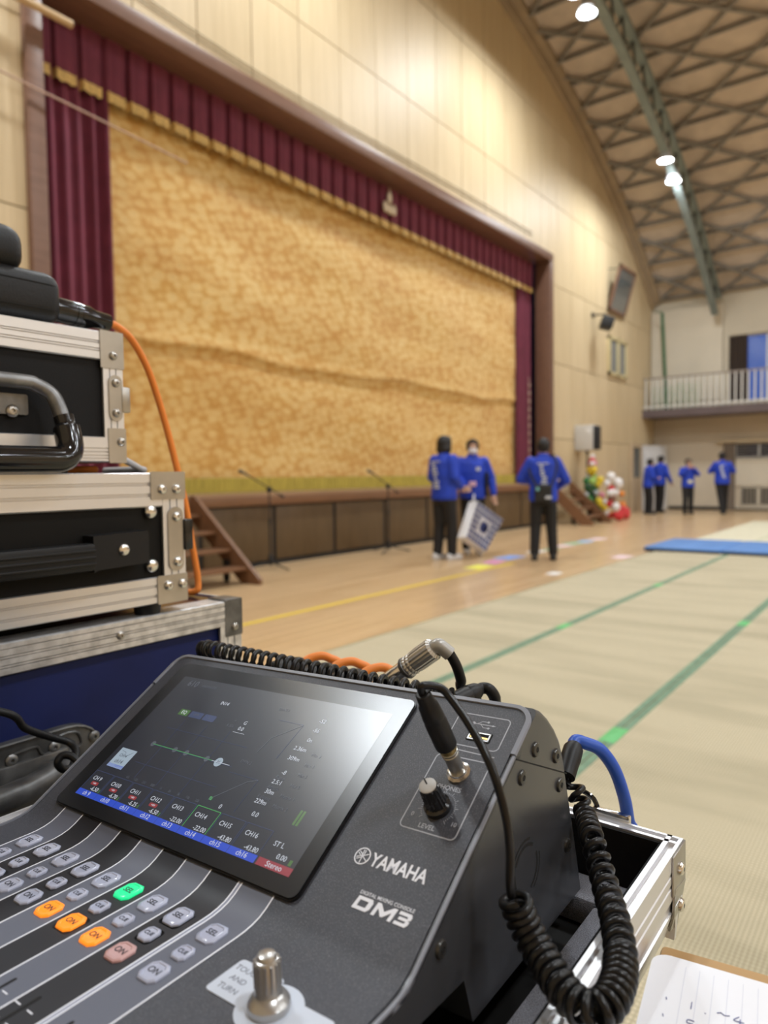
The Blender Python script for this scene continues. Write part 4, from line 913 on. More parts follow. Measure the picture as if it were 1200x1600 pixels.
# black two-unit rack case in the middle
mc = thing('rack_case', 'black two-unit rack case with bright aluminium edges on the blue trunk', 'flight case', (.3, .85, BT), world=True)
ZB, ZT, XR2 = HC-.1345, HC+.0075, .4985
ob('shell', MB().box((.06, YF+.003, ZB+.002), (XR2-.003, 1.12, ZT-.002)), M_blackply, mc, ang=0)
G3 = (.20, .36, .40, .66, .70)
ob('edge_rail', hrail(.05, .4700, YF, ZT-.037, ZT, grooves=(.30, .36, .62, .68)), M_alu, mc, ang=20)
ob('edge_rail', hrail(.05, .4730, YF, ZB, ZB+.029, top=False, grooves=(.25, .31, .62, .68)), M_alu, mc, ang=20)
ob('edge_rail', vrail(.4705, XR2, YF, ZB+.02, ZT-.02), M_alu, mc, ang=20)
ob('edge_rail', MB().rbox((XR2-.003, YF+.001, ZT-.03), (XR2, 1.12, ZT), .0008).rbox((XR2-.003, YF+.001, ZB), (XR2, 1.12, ZB+.03), .0008), M_alu, mc)
for (za, zb_, x0) in ((ZT-.029, ZT+.0012, .4555), (ZB-.001, ZB+.030, .4605)):
    bk = plate(MB(), x0, XR2+.0012, za, zb_, YF-.0012, .002, .0016).rbox((XR2, YF-.0028, za), (XR2+.0014, YF+.028, zb_), .0006)
    o = ob('corner_bracket', bk, M_bracket, mc)
    for x_ in (x0+.0135, x0+.032): ob('rivet', rivet(MB(), (x_, YF-.0028, (za+zb_)/2-(.004 if za > HC-.06 else -.004)), (0, -1, 0), .0054, .0036), M_chrome, o)
for z in (ZT-.042, ZT-.100): ob('dome_bolt', dome(MB(), (.456, YF+.001, z), (0, -1, 0), .0075, .0052), M_chrome, mc)
o = ob('latch_plate', plate(MB(), .476, .4955, HC-.101, HC-.030, YF-.0012, .009, .0018), M_bracket, mc)
for z in (HC-.041, HC-.091): ob('rivet', rivet(MB(), (.4868, YF-.003, z), (0, -1, 0), .0054, .0036), M_chrome, o)
ob('latch_hook', MB().rbox((.4955, YF-.006, HC-.079), (.507, YF+.006, HC-.044), .002), M_gloss, o)
sh = ob('strap_cap', MB().prism([(.3795, HC-.0905), (.3840, HC-.0885), (.4405, HC-.0865), (.4420, HC-.0845), (.4420, HC-.0545), (.4405, HC-.0530), (.3795, HC-.0545)], YF-.016, YF+.003, lambda a, c, t: V((a, t, c))), M_rubber, mc, ang=30)
sh2 = ob('strap_cap', MB().rbox((.075, YF-.016, HC-.0905), (.13, YF+.003, HC-.0530), .003), M_rubber, mc)
ob('cap_screw', dome(MB(), (.10, YF-.016, HC-.0705), (0, -1, 0), .0062, .003), M_chrome, sh2)
ob('cap_screw', dome(MB(), (.4125, YF-.016, HC-.0705), (0, -1, 0), .0062, .003), M_chrome, sh)
sp = ob('strap_handle', MB().rbox((.128, YF-.020, HC-.0880), (.3800, YF-.006, HC-.0610), .003), M_rubber, mc)
for z in (HC-.0680, HC-.0745, HC-.0810): ob('strap_rib', MB().rbox((.08, YF-.0215, z-.0014), (.3795, YF-.019, z+.0014), .0008), M_rubber, sp)
for x_ in (.12, .458):
    for y_ in (YF+.014, 1.08): ob('foot', MB().cyl((x_, y_, BT+.0002), (x_, y_, ZB+.003), .0135, .0155, 14), M_rubber, mc)

# small black case on top
tcs = thing('top_case', 'small black vinyl flight case with steel handle on top of the stack', 'flight case', (.25, .85, ZT), world=True)
Y3 = .690; ZB3, ZT3, XR3 = HC+.0195, HC+.1565, .4460
ob('shell', MB().box((.05, Y3+.003, ZB3+.002), (XR3-.003, 1.08, ZT3-.002)), M_vinyl, tcs, ang=0)
ob('edge_rail', hrail(.05, .4220, Y3, ZT3-.030, ZT3, grooves=(.28, .36, .55, .62)), M_alu, tcs, ang=20)
ob('edge_rail', hrail(.05, .4280, Y3, ZB3, ZB3+.0265, top=False, grooves=(.12, .24, .38, .52)), M_alu, tcs, ang=20)
ob('edge_rail', vrail(.4230, XR3, Y3, ZB3+.02, ZT3-.02), M_alu, tcs, ang=20)
ob('edge_rail', MB().rbox((XR3-.003, Y3+.001, ZT3-.03), (XR3, 1.08, ZT3), .0008).rbox((XR3-.003, Y3+.001, ZB3), (XR3, 1.08, ZB3+.03), .0008), M_alu, tcs)
for (za, zb_, x0) in ((ZT3-.038, ZT3+.001, .4200), (ZB3-.001, ZB3+.036, .4265)):
    bk = plate(MB(), x0, XR3+.0012, za, zb_, Y3-.0012, .001, .0014).rbox((XR3, Y3-.0026, za), (XR3+.0014, Y3+.028, zb_), .0006)
    o = ob('corner_bracket', bk, M_bracket, tcs)
    ob('rivet', rivet(MB(), (x0+.0145, Y3-.0026, (za+zb_)/2+(-.006 if za > HC+.09 else .004)), (0, -1, 0), .0046, .0032), M_bracket, o)
o = ob('latch_plate', plate(MB(), .4285, .4440, HC+.063, HC+.112, Y3-.0012, .0075, .0018), M_bracket, tcs)
for z in (HC+.0715, HC+.1035): ob('rivet', rivet(MB(), (.4362, Y3-.003, z), (0, -1, 0), .0046, .0032), M_bracket, o)
ob('latch_hook', MB().rbox((.4430, Y3-.004, HC+.073), (.4530, Y3+.004, HC+.100), .0012), M_bracket, o)
for x_ in (.12, .375):
    for y_ in (Y3+.03, 1.03): ob('foot', MB().cyl((x_, y_, ZT+.0002), (x_, y_, ZB3+.003), .020, .022, 16), M_rubber, tcs)
o = ob('handle_plate', plate(MB(), .087, .3430, HC+.064, HC+.0835, Y3+.003, .002, .004), M_hnd, tcs)
ob('rivet', rivet(MB(), onY(19, 642, Y3-.001), (0, -1, 0), .0062, .003), M_bracket, o)
hb = MB().tube(smooth_path([(.067, Y3-.030, HC+.052), (.068, Y3-.024, HC+.068), (.072, Y3-.018, HC+.083), (.085, Y3-.013, HC+.0920), (.105, Y3-.012, HC+.0945), (.20, Y3-.012, HC+.0945), (.325, Y3-.012, HC+.0945), (.345, Y3-.013, HC+.0920), (.358, Y3-.018, HC+.083), (.362, Y3-.024, HC+.068), (.363, Y3-.030, HC+.052)], 6), .0072, 12)
ob('handle_loop', hb, M_hnd, tcs)
gp = MB().tube(smooth_path([(.363, Y3-.029, HC+.062), (.364, Y3-.034, HC+.045), (.363, Y3-.038, HC+.030), (.354, Y3-.041, HC+.0215), (.33, Y3-.042, HC+.0200), (.20, Y3-.042, HC+.0200), (.10, Y3-.042, HC+.0200), (.076, Y3-.041, HC+.0215), (.067, Y3-.038, HC+.030), (.066, Y3-.034, HC+.045), (.067, Y3-.029, HC+.062)], 6), [.0095]*4+[.0125]*53+[.0095]*4, 14)
ob('handle_grip', gp, M_gloss, tcs)

# black padded unit lying on the top case with an orange cable
pu = thing('stage_box', 'black padded cable unit lying on top of the case stack', 'device', (.3, .73, ZT3), world=True)
bx = bmesh.new(); bmesh.ops.create_cube(bx, size=1); bmesh.ops.scale(bx, vec=(.22, .10, .052), verts=bx.verts); bmesh.ops.bevel(bx, geom=bx.edges[:], offset=.016, segments=5, profile=.5, affect='EDGES')
ob('body', MB().bm(bx, Matrix.Translation((.278, .745, ZT3+.0270))), M_pad, pu, ang=50)
for z in (ZT3+.0385, ZT3+.0140): ob('seam', MB().prism(rrect(.1668, .6946, .3873, .7954, .0165, 6), z-.0005, z+.0005, lambda a, c, t: V((a, c, t))), M_seam, pu, ang=30)
bx = bmesh.new(); bmesh.ops.create_cube(bx, size=1); bmesh.ops.scale(bx, vec=(.16, .07, .046), verts=bx.verts); bmesh.ops.bevel(bx, geom=bx.edges[:], offset=.018, segments=5, profile=.5, affect='EDGES')
ob('top_pad', MB().bm(bx, Matrix.Translation((.275, .735, ZT3+.0700))), M_pad, pu, ang=50)
cc = V((.386, .715, ZT3+.0205)); ce = V((.4480, .715, ZT3+.0160)); dx = (ce-cc).normalized(); q = Matrix.Translation(cc) @ dx.to_track_quat('Z', 'Y').to_matrix().to_4x4()
co = ob('connector', MB().lathe([(.0120, -.006), (.0128, .002), (.0128, .018), (.0122, .0185), (.0122, .020), (.0130, .0205), (.0130, .024), (.0122, .0245), (.0122, .026), (.0128, .0265), (.0124, .036), (.0098, .044), (.0092, .058), (.0086, .062), (.0030, .0625)], q, 22), M_gloss, pu, ang=30)
def cable(name, pts, r, m, label, cat='cable', n=10, group=None, sm=8): return ob(name, MB().tube(smooth_path(pts, sm), r, n), m, None, label, cat, group)
oc = [ce-dx*.002, V((.458, .716, ZT3+.0140))]+[onY(x, y, Y) for x, y, Y in ((205, 530, .724), (228, 570, .726), (246, 620, .728), (262, 675, .728), (276, 730, .727), (290, 790, .725), (300, 850, .723), (309, 905, .722))]
oc += [V((.561, .724, BT+.0055)), V((.552, .76, BT+.0046)), V((.53, .86, BT+.0046)), V((.51, 1.0, BT+.0046))]
cable('orange_cable', oc, .0042, M_orange, 'orange cable arching down from the black unit to the blue trunk')
cable('short_orange_cable', [(.30, .745, ZT+.0045), (.385, .740, ZT+.0045), (.425, .72, ZT+.0045), (.432, .74, ZT+.0045), (.43, .8, ZT+.0045)], .0040, M_orange, 'orange cable end squeezed between the two black cases')
cable('grey_cable', [(.452, .9, ZT3-.05), (.4535, .78, ZB3+.02), (.455, .715, ZB3+.006), (.475, .705, ZT+.005), (.485, .72, ZT+.0045), (.49, .80, ZT+.0045)], .0038, mat('grey cable', (.42, .42, .44), .5), 'pale grey cable beside the top case')
cable('blue_strap', [(.24, .672, ZT+.003), (.33, .671, ZT+.003), (.352, .674, ZT+.003), (.36, .69, ZT+.003)], .0028, mat('blue strap', (.03, .12, .55), .5), 'short blue cord under the steel handle')
# thin black lead in front of the blue trunk, ending in a loop
lead = [V((.0, .76, BT+.0036)), V((.08, .70, BT+.0036)), V((.14, .648, BT+.002)), V((.18, .622, HC-.160))]+[onY(x, y, Y) for x, y, Y in ((0, 1112, .60), (40, 1138, .60), (80, 1152, .60), (108, 1160, .595), (119, 1175, .585), (112, 1198, .575), (98, 1202, .57), (90, 1192, .57), (97, 1181, .57), (110, 1181, .566), (122, 1190, .56), (135, 1200, .555))]
lead += [V((.335, .545, TT+.006)), V((.30, .56, TT+.0036)), V((.22, .58, TT+.0036))]
cable('black_lead', lead, .0032, M_rubber, 'thin black lead looping beside the left edge of the mixer')

# ------------------------------------------------------------------ headphone plug and coiled lead
W3 = lambda u, v, w_: MC @ P(u, v, w_)
Mw = MC @ PM @ Matrix.Translation((.2607, .0823, .0004))
pj = thing('headphone_plug', 'metal headphone plug with black boot standing in the phones socket', 'plug', (0, 0, 0), M=Mw)
ob('socket_nut', MB().lathe([(.0066, 0), (.0068, .0016), (.0052, .0022), (.0050, .0034), (.0036, .0036)], n=12), M_chrome, pj)
ob('adapter', MB().lathe([(.0040, .003), (.0042, .0040), (.0042, .0150), (.0046, .0152), (.0046, .0162), (.0042, .0166), (.0044, .0172), (.0048, .0174), (.0048, .0184), (.0044, .0188)], n=20), mat('satin nickel', (.42, .41, .38), .3, metal=.9), pj, ang=30)
ob('gold_ring', MB().lathe([(.0046, .0188), (.0047, .0224), (.0042, .0228)], n=20), mat('gold ring', (.65, .48, .20), .28, metal=1), pj, ang=30)
ob('boot', MB().lathe([(.0058, .0226), (.0060, .0236), (.0060, .0400), (.0056, .0420), (.0056, .0432), (.0058, .0440), (.0052, .0520), (.0044, .0535), (.0040, .0600), (.0034, .0605)], n=20), M_rubber, pj, ang=30)
tip = Mw @ V((0, 0, .0600)); tip2 = Mw @ V((0, 0, .0640)); tipd = (tip-Mw @ V((0, 0, 0))).normalized()
hl = [tip-tipd*.003, tip2+V((0, -.0005, .001)), onY(686, 1074, tip.y-.006), onY(705, 1092, tip.y-.012), onY(738, 1140, tip.y-.026), onY(768, 1200, tip.y-.040), onY(789, 1270, .150), onY(797, 1330, .148), onY(797, 1380, .1475), onY(799, 1400, .1475)]
hp_ = thing('headphone_lead', 'black headphone lead with a long coiled section hanging beside the mixer', 'cable', onY(800, 1405, .147), world=True)
ob('straight_lead', MB().tube(smooth_path(hl, 8), .0021, 10), M_coil, hp_)
cA = [onY(803, 1402, .1475), onZ(816, 1436, HC-.206), onZ(838, 1480, HC-.2145), onZ(868, 1530, HC-.219), onZ(893, 1562, HC-.2215), onZ(922, 1580, HC-.2222), onZ(950, 1568, HC-.2222), onZ(967, 1532, HC-.2222), onZ(970, 1495, HC-.2222)]
cB = [onZ(970, 1495, HC-.2222), onZ(963, 1445, HC-.2215), onZ(950, 1400, HC-.2195), onZ(937, 1352, HC-.2145), onZ(925, 1310, HC-.208), onX(914, 1272, .418), onX(902, 1242, .422), onX(894, 1220, .424)]
ob('coil', MB().tube(coil(cA, .0061, 21), .00205, 10), M_coil, hp_)
ob('coil', MB().tube(coil(cB, .0061, 17, R1=.0046), .0020, 10), M_coil, hp_)
# the coil carries on behind the head of the mixer
cp2 = [onX(700, 1092, .394), onX(620, 1077, .394), onX(500, 1052, .394), onX(400, 1031, .395), onX(322, 1015, .396)]
ob('coil', MB().tube(coil(cp2, .0070, 27), .0020, 10), M_coil, hp_)
ob('coil_end', MB().tube(smooth_path([onX(700, 1097, .393), onX(760, 1112, .412), onX(830, 1150, .418), onX(880, 1200, .422), onX(893, 1218, .424)], 6), .0021, 8), M_gloss, hp_)
ob('coil_boot', MB().ball(onX(317, 1015, .398), (.006, .007, .008)).cyl(onX(317, 1015, .398), onX(312, 1035, .41), .005, .004), M_rubber, hp_)

# ------------------------------------------------------------------ connectors and cables at the back of the mixer
def rear_plug(y, z, m, boot, label, xc=.424, end=None):
    t = thing('rear_connector', label, 'connector', (xc, y, z), world=True, group='cables plugged into the back of the mixer')
    ob('shell', MB().lathe([(.0085, 0), (.0105, .002), (.0105, .020), (.0098, .026), (.0080, .036), (.0055, .042)], Matrix.Translation((xc, y, z)) @ Matrix.Rotation(PI/2, 4, 'Y'), 18), boot, t)
    ob('cord', MB().tube(smooth_path(end or [(xc+.034, y, z), (xc+.048, y-.004, z-.004), (xc+.060, y-.012, z-.03), (xc+.066, y-.02, z-.12), (xc+.10, y-.04, z-.5), (xc+.12, y-.06, .02), (xc+.4, y+.1, .019)], 8), .0040, 10), m, t)
    return t
M_wsl = mat('white sleeve', (.62, .62, .63), .5)
zc = HC-.171
for k, (y, lab) in enumerate(((.447, 'first orange cable plug behind the mixer, nearest the blue trunk'), (.412, 'second orange cable plug behind the mixer'), (.378, 'third orange cable plug behind the mixer'))):
    p0 = V((.424, y, zc+.002)); 
    rear_plug(y, zc+.001, M_orange, M_rubber, lab, end=[(.460, y, zc+.001), (.472, y-.005, zc+.0065), (.484, y-.014, zc+.005), (.496, y-.024, zc-.014), (.500, y-.03, zc-.10), (.53, y-.04, zc-.5), (.55, y-.05, .02), (.8, y+.1, .019)])
t = rear_plug(.345, zc, M_wsl, M_rubber, 'black plug with white sleeve behind the mixer')
# silver jack plug with black lead
jd0, jd1 = onX(596, 1072, .432), onX(634, 1042, .436); jd2 = onX(678, 1013, .440); dj = (jd2-jd0).normalized()
jk = thing('jack_plug', 'silver knurled jack plug with black lead behind the mixer', 'plug', jd0, world=True)
q0 = Matrix.Translation(jd0) @ dj.to_track_quat('Z', 'Y').to_matrix().to_4x4(); L_ = (jd2-jd0).length; L1 = (jd1-jd0).length
ob('sleeve', MB().lathe([(.0066, -.012), (.0070, .0), (.0070, L1*.95), (.0064, L1)], q0, 18), M_chrome, jk, ang=30)
ob('collar', MB().lathe([(.0078, L1*.93), (.0088, L1*.98), (.0088, L1*1.05), (.0078, L1*1.08)], q0, 18), M_darkmetal, jk, ang=30)
kr = MB(); N_ = 40; vs = []; lv = [(.0082, L1*1.05)]+[(.0085-(.0008 if i % 3 == 2 else 0), L1*1.08+i*.0012) for i in range(8)]+[(.0088, L1*1.12+.0105), (.0088, L_-.001), (.0070, L_+.001)]
for r_, z in lv: vs += [q0 @ V(((r_-(.0004 if j % 2 else 0))*math.cos(2*PI*j/N_), (r_-(.0004 if j % 2 else 0))*math.sin(2*PI*j/N_), z)) for j in range(N_)]
kr.add(vs, [(i*N_+j, i*N_+(j+1) % N_, (i+1)*N_+(j+1) % N_, (i+1)*N_+j) for i in range(len(lv)-1) for j in range(N_)]+[tuple(range(N_))[::-1], tuple(range((len(lv)-1)*N_, len(lv)*N_))])
ob('barrel', kr, mat('knurled nickel', (.62, .61, .58), .38, metal=.85), jk, ang=15)
jl = [jd2-dj*.002, jd2+dj*.004, onX(692, 1013, .443), onX(703, 1022, .446), onX(713, 1040, .450), onX(720, 1062, .454), onX(724, 1085, .458)]
ob('strain_relief', MB().tube(smooth_path(jl[:4], 6), .0056, 12), mat('grey strain relief', (.40, .39, .37), .4, metal=.4), jk)
ob('lead', MB().tube(smooth_path(jl[3:]+[V((.47, .255, HC-.22)), V((.50, .25, HC-.6)), V((.53, .25, .018)), V((.8, .3, .0175))], 8), .0040, 10), M_rubber, jk)
# black plug right of it, and the blue network cable
b0, b1 = onX(712, 1096, .424), onX(748, 1078, .452); db = (b1-b0).normalized(); q0 = Matrix.Translation(b0) @ db.to_track_quat('Z', 'Y').to_matrix().to_4x4(); L_ = (b1-b0).length
bp_ = thing('black_plug', 'black cable plug standing up behind the mixer beside the silver jack', 'plug', b0, world=True)
ob('boot', MB().lathe([(.0068, -.002), (.0070, L_*.4), (.0066, L_*.5), (.0072, L_*.55), (.0064, L_*.85), (.0048, L_)], q0, 18), M_rubber, bp_, ang=30)
ob('lead', MB().tube(smooth_path([b1-db*.003, b1+db*.004, onX(764, 1077, .458), onX(773, 1090, .462), onX(777, 1112, .466), V((.475, .235, HC-.25)), V((.50, .23, HC-.7)), V((.54, .23, .019)), V((.8, .2, .0187))], 8), .0044, 10), M_rubber, bp_)
n0, n1 = onX(886, 1205, .424), onX(897, 1166, .440); dn = (n1-n0).normalized(); q0 = Matrix.Translation(n0) @ dn.to_track_quat('Z', 'Y').to_matrix().to_4x4(); L_ = (n1-n0).length
nw = thing('network_cable', 'blue network cable leaving the back of the mixer over the tray', 'cable', n0, world=True)
ob('boot', MB().lathe([(.0060, -.004), (.0062, L_*.3), (.0066, L_*.5), (.0064, L_*.9), (.0044, L_*1.08)], q0, 18), M_rubber, nw, ang=30)
ob('cord', MB().tube(smooth_path([n1-dn*.004, n1+dn*.004, onX(914, 1161, .448), onX(938, 1172, .456), onX(960, 1202, .464), onX(975, 1245, .471), onX(982, 1283, .478), V((.489, .155, HC-.262)), V((.492, .22, HC-.30)), V((.50, .30, HC-.5)), V((.52, .32, .2)), V((.56, .34, .019)), V((.9, .5, .019))], 8), .0043, 12), mat('blue cable', (.02, .09, .50), .38), nw)
# ------------------------------------------------------------------ floor coverings
def tatami_mat():
    m = mat('woven rush', (.62, .52, .32), .75); nt = m.node_tree; b = nt.nodes['Principled BSDF']
    tc = nt.nodes.new('ShaderNodeTexCoord')
    wx = nt.nodes.new('ShaderNodeTexWave'); wx.bands_direction = 'X'; wx.inputs['Scale'].default_value = 20; wx.inputs['Distortion'].default_value = .6
    wy = nt.nodes.new('ShaderNodeTexWave'); wy.bands_direction = 'Y'; wy.inputs['Scale'].default_value = 26; wy.inputs['Distortion'].default_value = .6
    n = nt.nodes.new('ShaderNodeTexNoise'); n.inputs['Scale'].default_value = 1.6; n.inputs['Detail'].default_value = 5; mp = nt.nodes.new('ShaderNodeMapping'); mp.inputs['Scale'].default_value = (2.2, .35, 1)
    mu = nt.nodes.new('ShaderNodeMath'); mu.operation = 'MULTIPLY'; r = nt.nodes.new('ShaderNodeValToRGB'); r.color_ramp.elements[0].color = (.42, .365, .245, 1); r.color_ramp.elements[1].color = (.72, .645, .465, 1)
    r2 = nt.nodes.new('ShaderNodeValToRGB'); r2.color_ramp.elements[0].position = .34; r2.color_ramp.elements[1].position = .55; r2.color_ramp.elements[0].color = (.80, .80, .78, 1); r2.color_ramp.elements[1].color = (1, 1, 1, 1)
    mx = nt.nodes.new('ShaderNodeMix'); mx.data_type = 'RGBA'; mx.blend_type = 'MULTIPLY'; mx.inputs[0].default_value = 1; bp = nt.nodes.new('ShaderNodeBump'); bp.inputs['Strength'].default_value = .4; bp.inputs['Distance'].default_value = .002
    nt.links.new(tc.outputs['Object'], wx.inputs[0]); nt.links.new(tc.outputs['Object'], wy.inputs[0]); nt.links.new(wx.outputs['Fac'], mu.inputs[0]); nt.links.new(wy.outputs['Fac'], mu.inputs[1]); nt.links.new(mu.outputs[0], r.inputs[0])
    nt.links.new(tc.outputs['Object'], mp.inputs[0]); nt.links.new(mp.outputs[0], n.inputs['Vector']); nt.links.new(n.outputs['Fac'], r2.inputs[0]); nt.links.new(r.outputs[0], mx.inputs[6]); nt.links.new(r2.outputs[0], mx.inputs[7]); nt.links.new(mx.outputs[2], b.inputs['Base Color'])
    nt.links.new(mu.outputs[0], bp.inputs['Height']); nt.links.new(bp.outputs[0], b.inputs['Normal'])
    return m
M_tat = tatami_mat(); M_bord = mat('green mat border', (.17, .27, .18), .8, var=(20, .15)); M_pale = mat('pale rush', (.64, .60, .45), .75, var=(3, .06), stretch=(.5, 8, 1))
ys = [3.17, 2.175, 1.075, -.02, -1.1, -2.2, -3.3]; nm = ['at the outer edge nearest the stage', 'second from the stage', 'third from the stage', 'fourth from the stage, beside the mixer table', 'fifth from the stage, under the table', 'sixth from the stage, behind the camera']
for k in range(6):
    y1, y0 = ys[k], ys[k+1]
    t = thing('tatami_mat', 'long woven rush mat with green borders, '+nm[k], 'mat', (4, (y0+y1)/2, 0), world=True, group='rush mats laid in strips along the hall')
    ob('weave', MB().box((-3.6, y0+.003, 0.0005), (11.15, y1-.003, .012)), M_tat, t, ang=0)
    wb = .012 if k == 0 else .036
    ob('border', MB().box((-3.6, y1-wb, .012), (11.15, y1-.003, .0135)), M_bord, t, ang=0)
    ob('border', MB().box((-3.6, y0+.003, .012), (11.15, y0+.036, .0135)), M_bord, t, ang=0)
for k in range(3):
    y1, y0 = ys[k], ys[k+1]
    t = thing('tatami_mat', ['pale rush mat beyond the blue mats, on the stage side', 'pale rush mat beyond the blue mats, in the middle', 'pale rush mat beyond the blue mats, away from the stage'][k], 'mat', (15, (y0+y1)/2, 0), world=True, group='pale rush mats beyond the blue mats')
    ob('weave', MB().box((11.2, y0+.003, 0.0005), (18.75, y1-.003, .012)), M_pale, t, ang=0)
    ob('border', MB().box((11.2, y0+.003, .012), (18.75, y0+.05, .0135)), mat('pale border', (.50, .52, .36), .8), t, ang=0)
M_tape = mat('bright green tape', (.12, .48, .16), .5)
for (x, y, lab) in ((3.10, 1.075, 'bright green tape on the mat border nearest the mixer'), (5.15, 2.175, 'bright green tape on the middle mat border, left piece'), (7.6, 2.175, 'pale green tape on the middle mat border, far piece'), (6.0, 1.075, 'bright green tape on the near mat border, far piece')):
    ob('floor_tape', MB().rbox((x-.10, y-.036, .0136), (x+.10, y+.036, .0145), .0003), M_tape, None, lab, 'tape', 'tape pieces on the mat borders')
M_bmat = mat('blue gym mat', (.10, .24, .56), .55, var=(3, .08)); 
for k, (y0, y1, lab) in enumerate(((2.26, 3.34, 'blue gym mat lying across the rush mats, stage end'), (1.1, 2.25, 'blue gym mat lying across the rush mats, middle'), (-.1, 1.09, 'blue gym mat across the rush mats, away from the stage'))):
    t = thing('gym_mat', lab, 'mat', (11.7, (y0+y1)/2, .0137), world=True, group='blue gym mats in a row')
    ob('pad', MB().rbox((10.92, y0, .0137), (12.55, y1, .075), .02, seg=3), M_bmat, t)
    ob('edge_binding', MB().rbox((10.905, y0+.01, .0142), (10.93, y1-.01, .05), .006), mat('dark mat edge', (.03, .045, .09), .7), t)
ob('floor_line', MB().box((1.5, 4.315, .0002), (8.6, 4.385, .0012)), mat('yellow line tape', (.72, .52, .05), .5), None, 'yellow court line on the wooden floor in front of the stage', 'floor line')
M_sheets = [('yellow', (.75, .72, .10)), ('pink', (.70, .28, .50)), ('blue', (.22, .36, .75)), ('white', (.75, .74, .72)), ('green', (.25, .48, .30)), ('light blue', (.30, .50, .78)), ('pale pink', (.80, .62, .68))]
spots = [(748, 886, 0, .34), (772, 878, 1, .30), (796, 871, 2, .40), (838, 862, 3, .30), (862, 858, 4, .25), (880, 853, 6, .30), (896, 849, 4, .34), (915, 846, 5, .32), (934, 842, 6, .34), (972, 870, 6, .30), (866, 896, 3, .2)]
lt = ['yellow sheet on the floor nearest the carried bag', 'magenta sheet on the floor beside the yellow one', 'blue sheet on the floor left of the dark-bagged person', 'white sheet on the floor by the feet of the dark-bagged person', 'small green sheet between the feet of the dark-bagged person', 'pale pink sheet right of the dark-bagged person', 'green sheet on the floor in the row toward the stairs', 'light blue sheet next to the farthest pink sheet', 'pale pink sheet at the far end of the row', 'pale pink sheet beside the mat edge', 'tiny white scrap on the boards near the mat edge']
for (x, y, ci, s), lab in zip(spots, lt):
    c = onZ(x, y, 0); a = random.uniform(-.3, .3); M_ = Matrix.Translation((c.x, c.y, .0005)) @ Matrix.Rotation(a, 4, 'Z')
    ob('paper_sheet', MB().prism(rrect(-s*.62, -s*.36, s*.62, s*.36, .01, 2), 0, .0012, lambda a, c, t: M_ @ V((a, c, t))), mat(M_sheets[ci][0]+' sheet', M_sheets[ci][1], .6), None, lab, 'sheet', 'coloured sheets on the floor', ang=0)

# ------------------------------------------------------------------ stage steps
def steps(x0, x1, ybot, label):
    t = thing('stage_steps', label, 'steps', ((x0+x1)/2, (7.04+ybot)/2, 0), world=True)
    for xa in (x0, x1-.05):
        poly = [(ybot, 0), (ybot+.30, 0), (7.0, .70), (7.0, .98), (6.92, .98), (ybot, .06)]
        ob('stringer', MB().prism(poly, xa, xa+.05, lambda a, c, tt: V((tt, a, c))), M_stagewood, t, ang=0)
    for k in range(4):
        z = .19*(k+1); y = ybot+.16+(7.03-ybot-.1)*(k+.1)/4.2
        ob('tread', MB().rbox((x0+.05, y, z-.035), (x1-.05, min(y+.27, 6.99), z), .006), M_stagewood, t)
    for xa in (x0+.08, x1-.10): ob('castor', MB().cyl((xa, ybot+.50, .035), (xa+.03, ybot+.50, .035), .035, n=14).box((xa, ybot+.46, .04), (xa+.03, ybot+.54, .26)), M_black, t)
    return t
steps(4.42, 5.43, 5.82, 'brown wooden steps up to the stage behind the flight cases')
steps(15.75, 16.95, 5.95, 'brown wooden steps up to the right end of the stage')

# ------------------------------------------------------------------ microphone stands
def mic_stand(x, y, label, az):
    t = thing('microphone_stand', label, 'microphone stand', (x, y, 0), group='microphone stands before the stage'); M_st = mat('black stand', (.02, .02, .022), .4)
    ob('pole', MB().cyl((0, 0, .06), (0, 0, .62), .014, n=10).cyl((0, 0, .6), (0, 0, 1.04), .010, n=10).cyl((0, 0, .58), (0, 0, .66), .02, n=10), M_st, t)
    ob('hub', MB().lathe([(.02, .05), (.035, .07), (.035, .14), (.02, .2)], n=12), M_st, t)
    for k in range(3): a = az+2*PI*k/3; ob('leg', MB().tube([(0, 0, .10), (.15*math.cos(a), .15*math.sin(a), .06), (.34*math.cos(a), .34*math.sin(a), .015)], .010, 8), M_st, t)
    ob('clutch', MB().rbox((-.03, -.025, 1.0), (.03, .025, 1.07), .01), M_st, t)
    ob('boom', MB().cyl((.26, 0, .93), (-.36, 0, 1.22), .008, n=8).cyl((.26, 0, .93), (.20, 0, .958), .018, n=10), M_st, t)
    ob('microphone', MB().tube([(-.34, 0, 1.21), (-.36, 0, 1.222), (-.42, 0, 1.25), (-.46, 0, 1.265)], [.011, .013, .017, .014], 10).ball((-.48, 0, 1.27), .026), mat('mic head', (.05, .05, .05), .5), t)
    t.rotation_euler = (0, 0, 0); return t
mic_stand(6.42, 6.72, 'black boom microphone stand beside the left stage steps', .5)
mic_stand(8.85, 6.62, 'black boom microphone stand before the middle of the stage', 1.4)

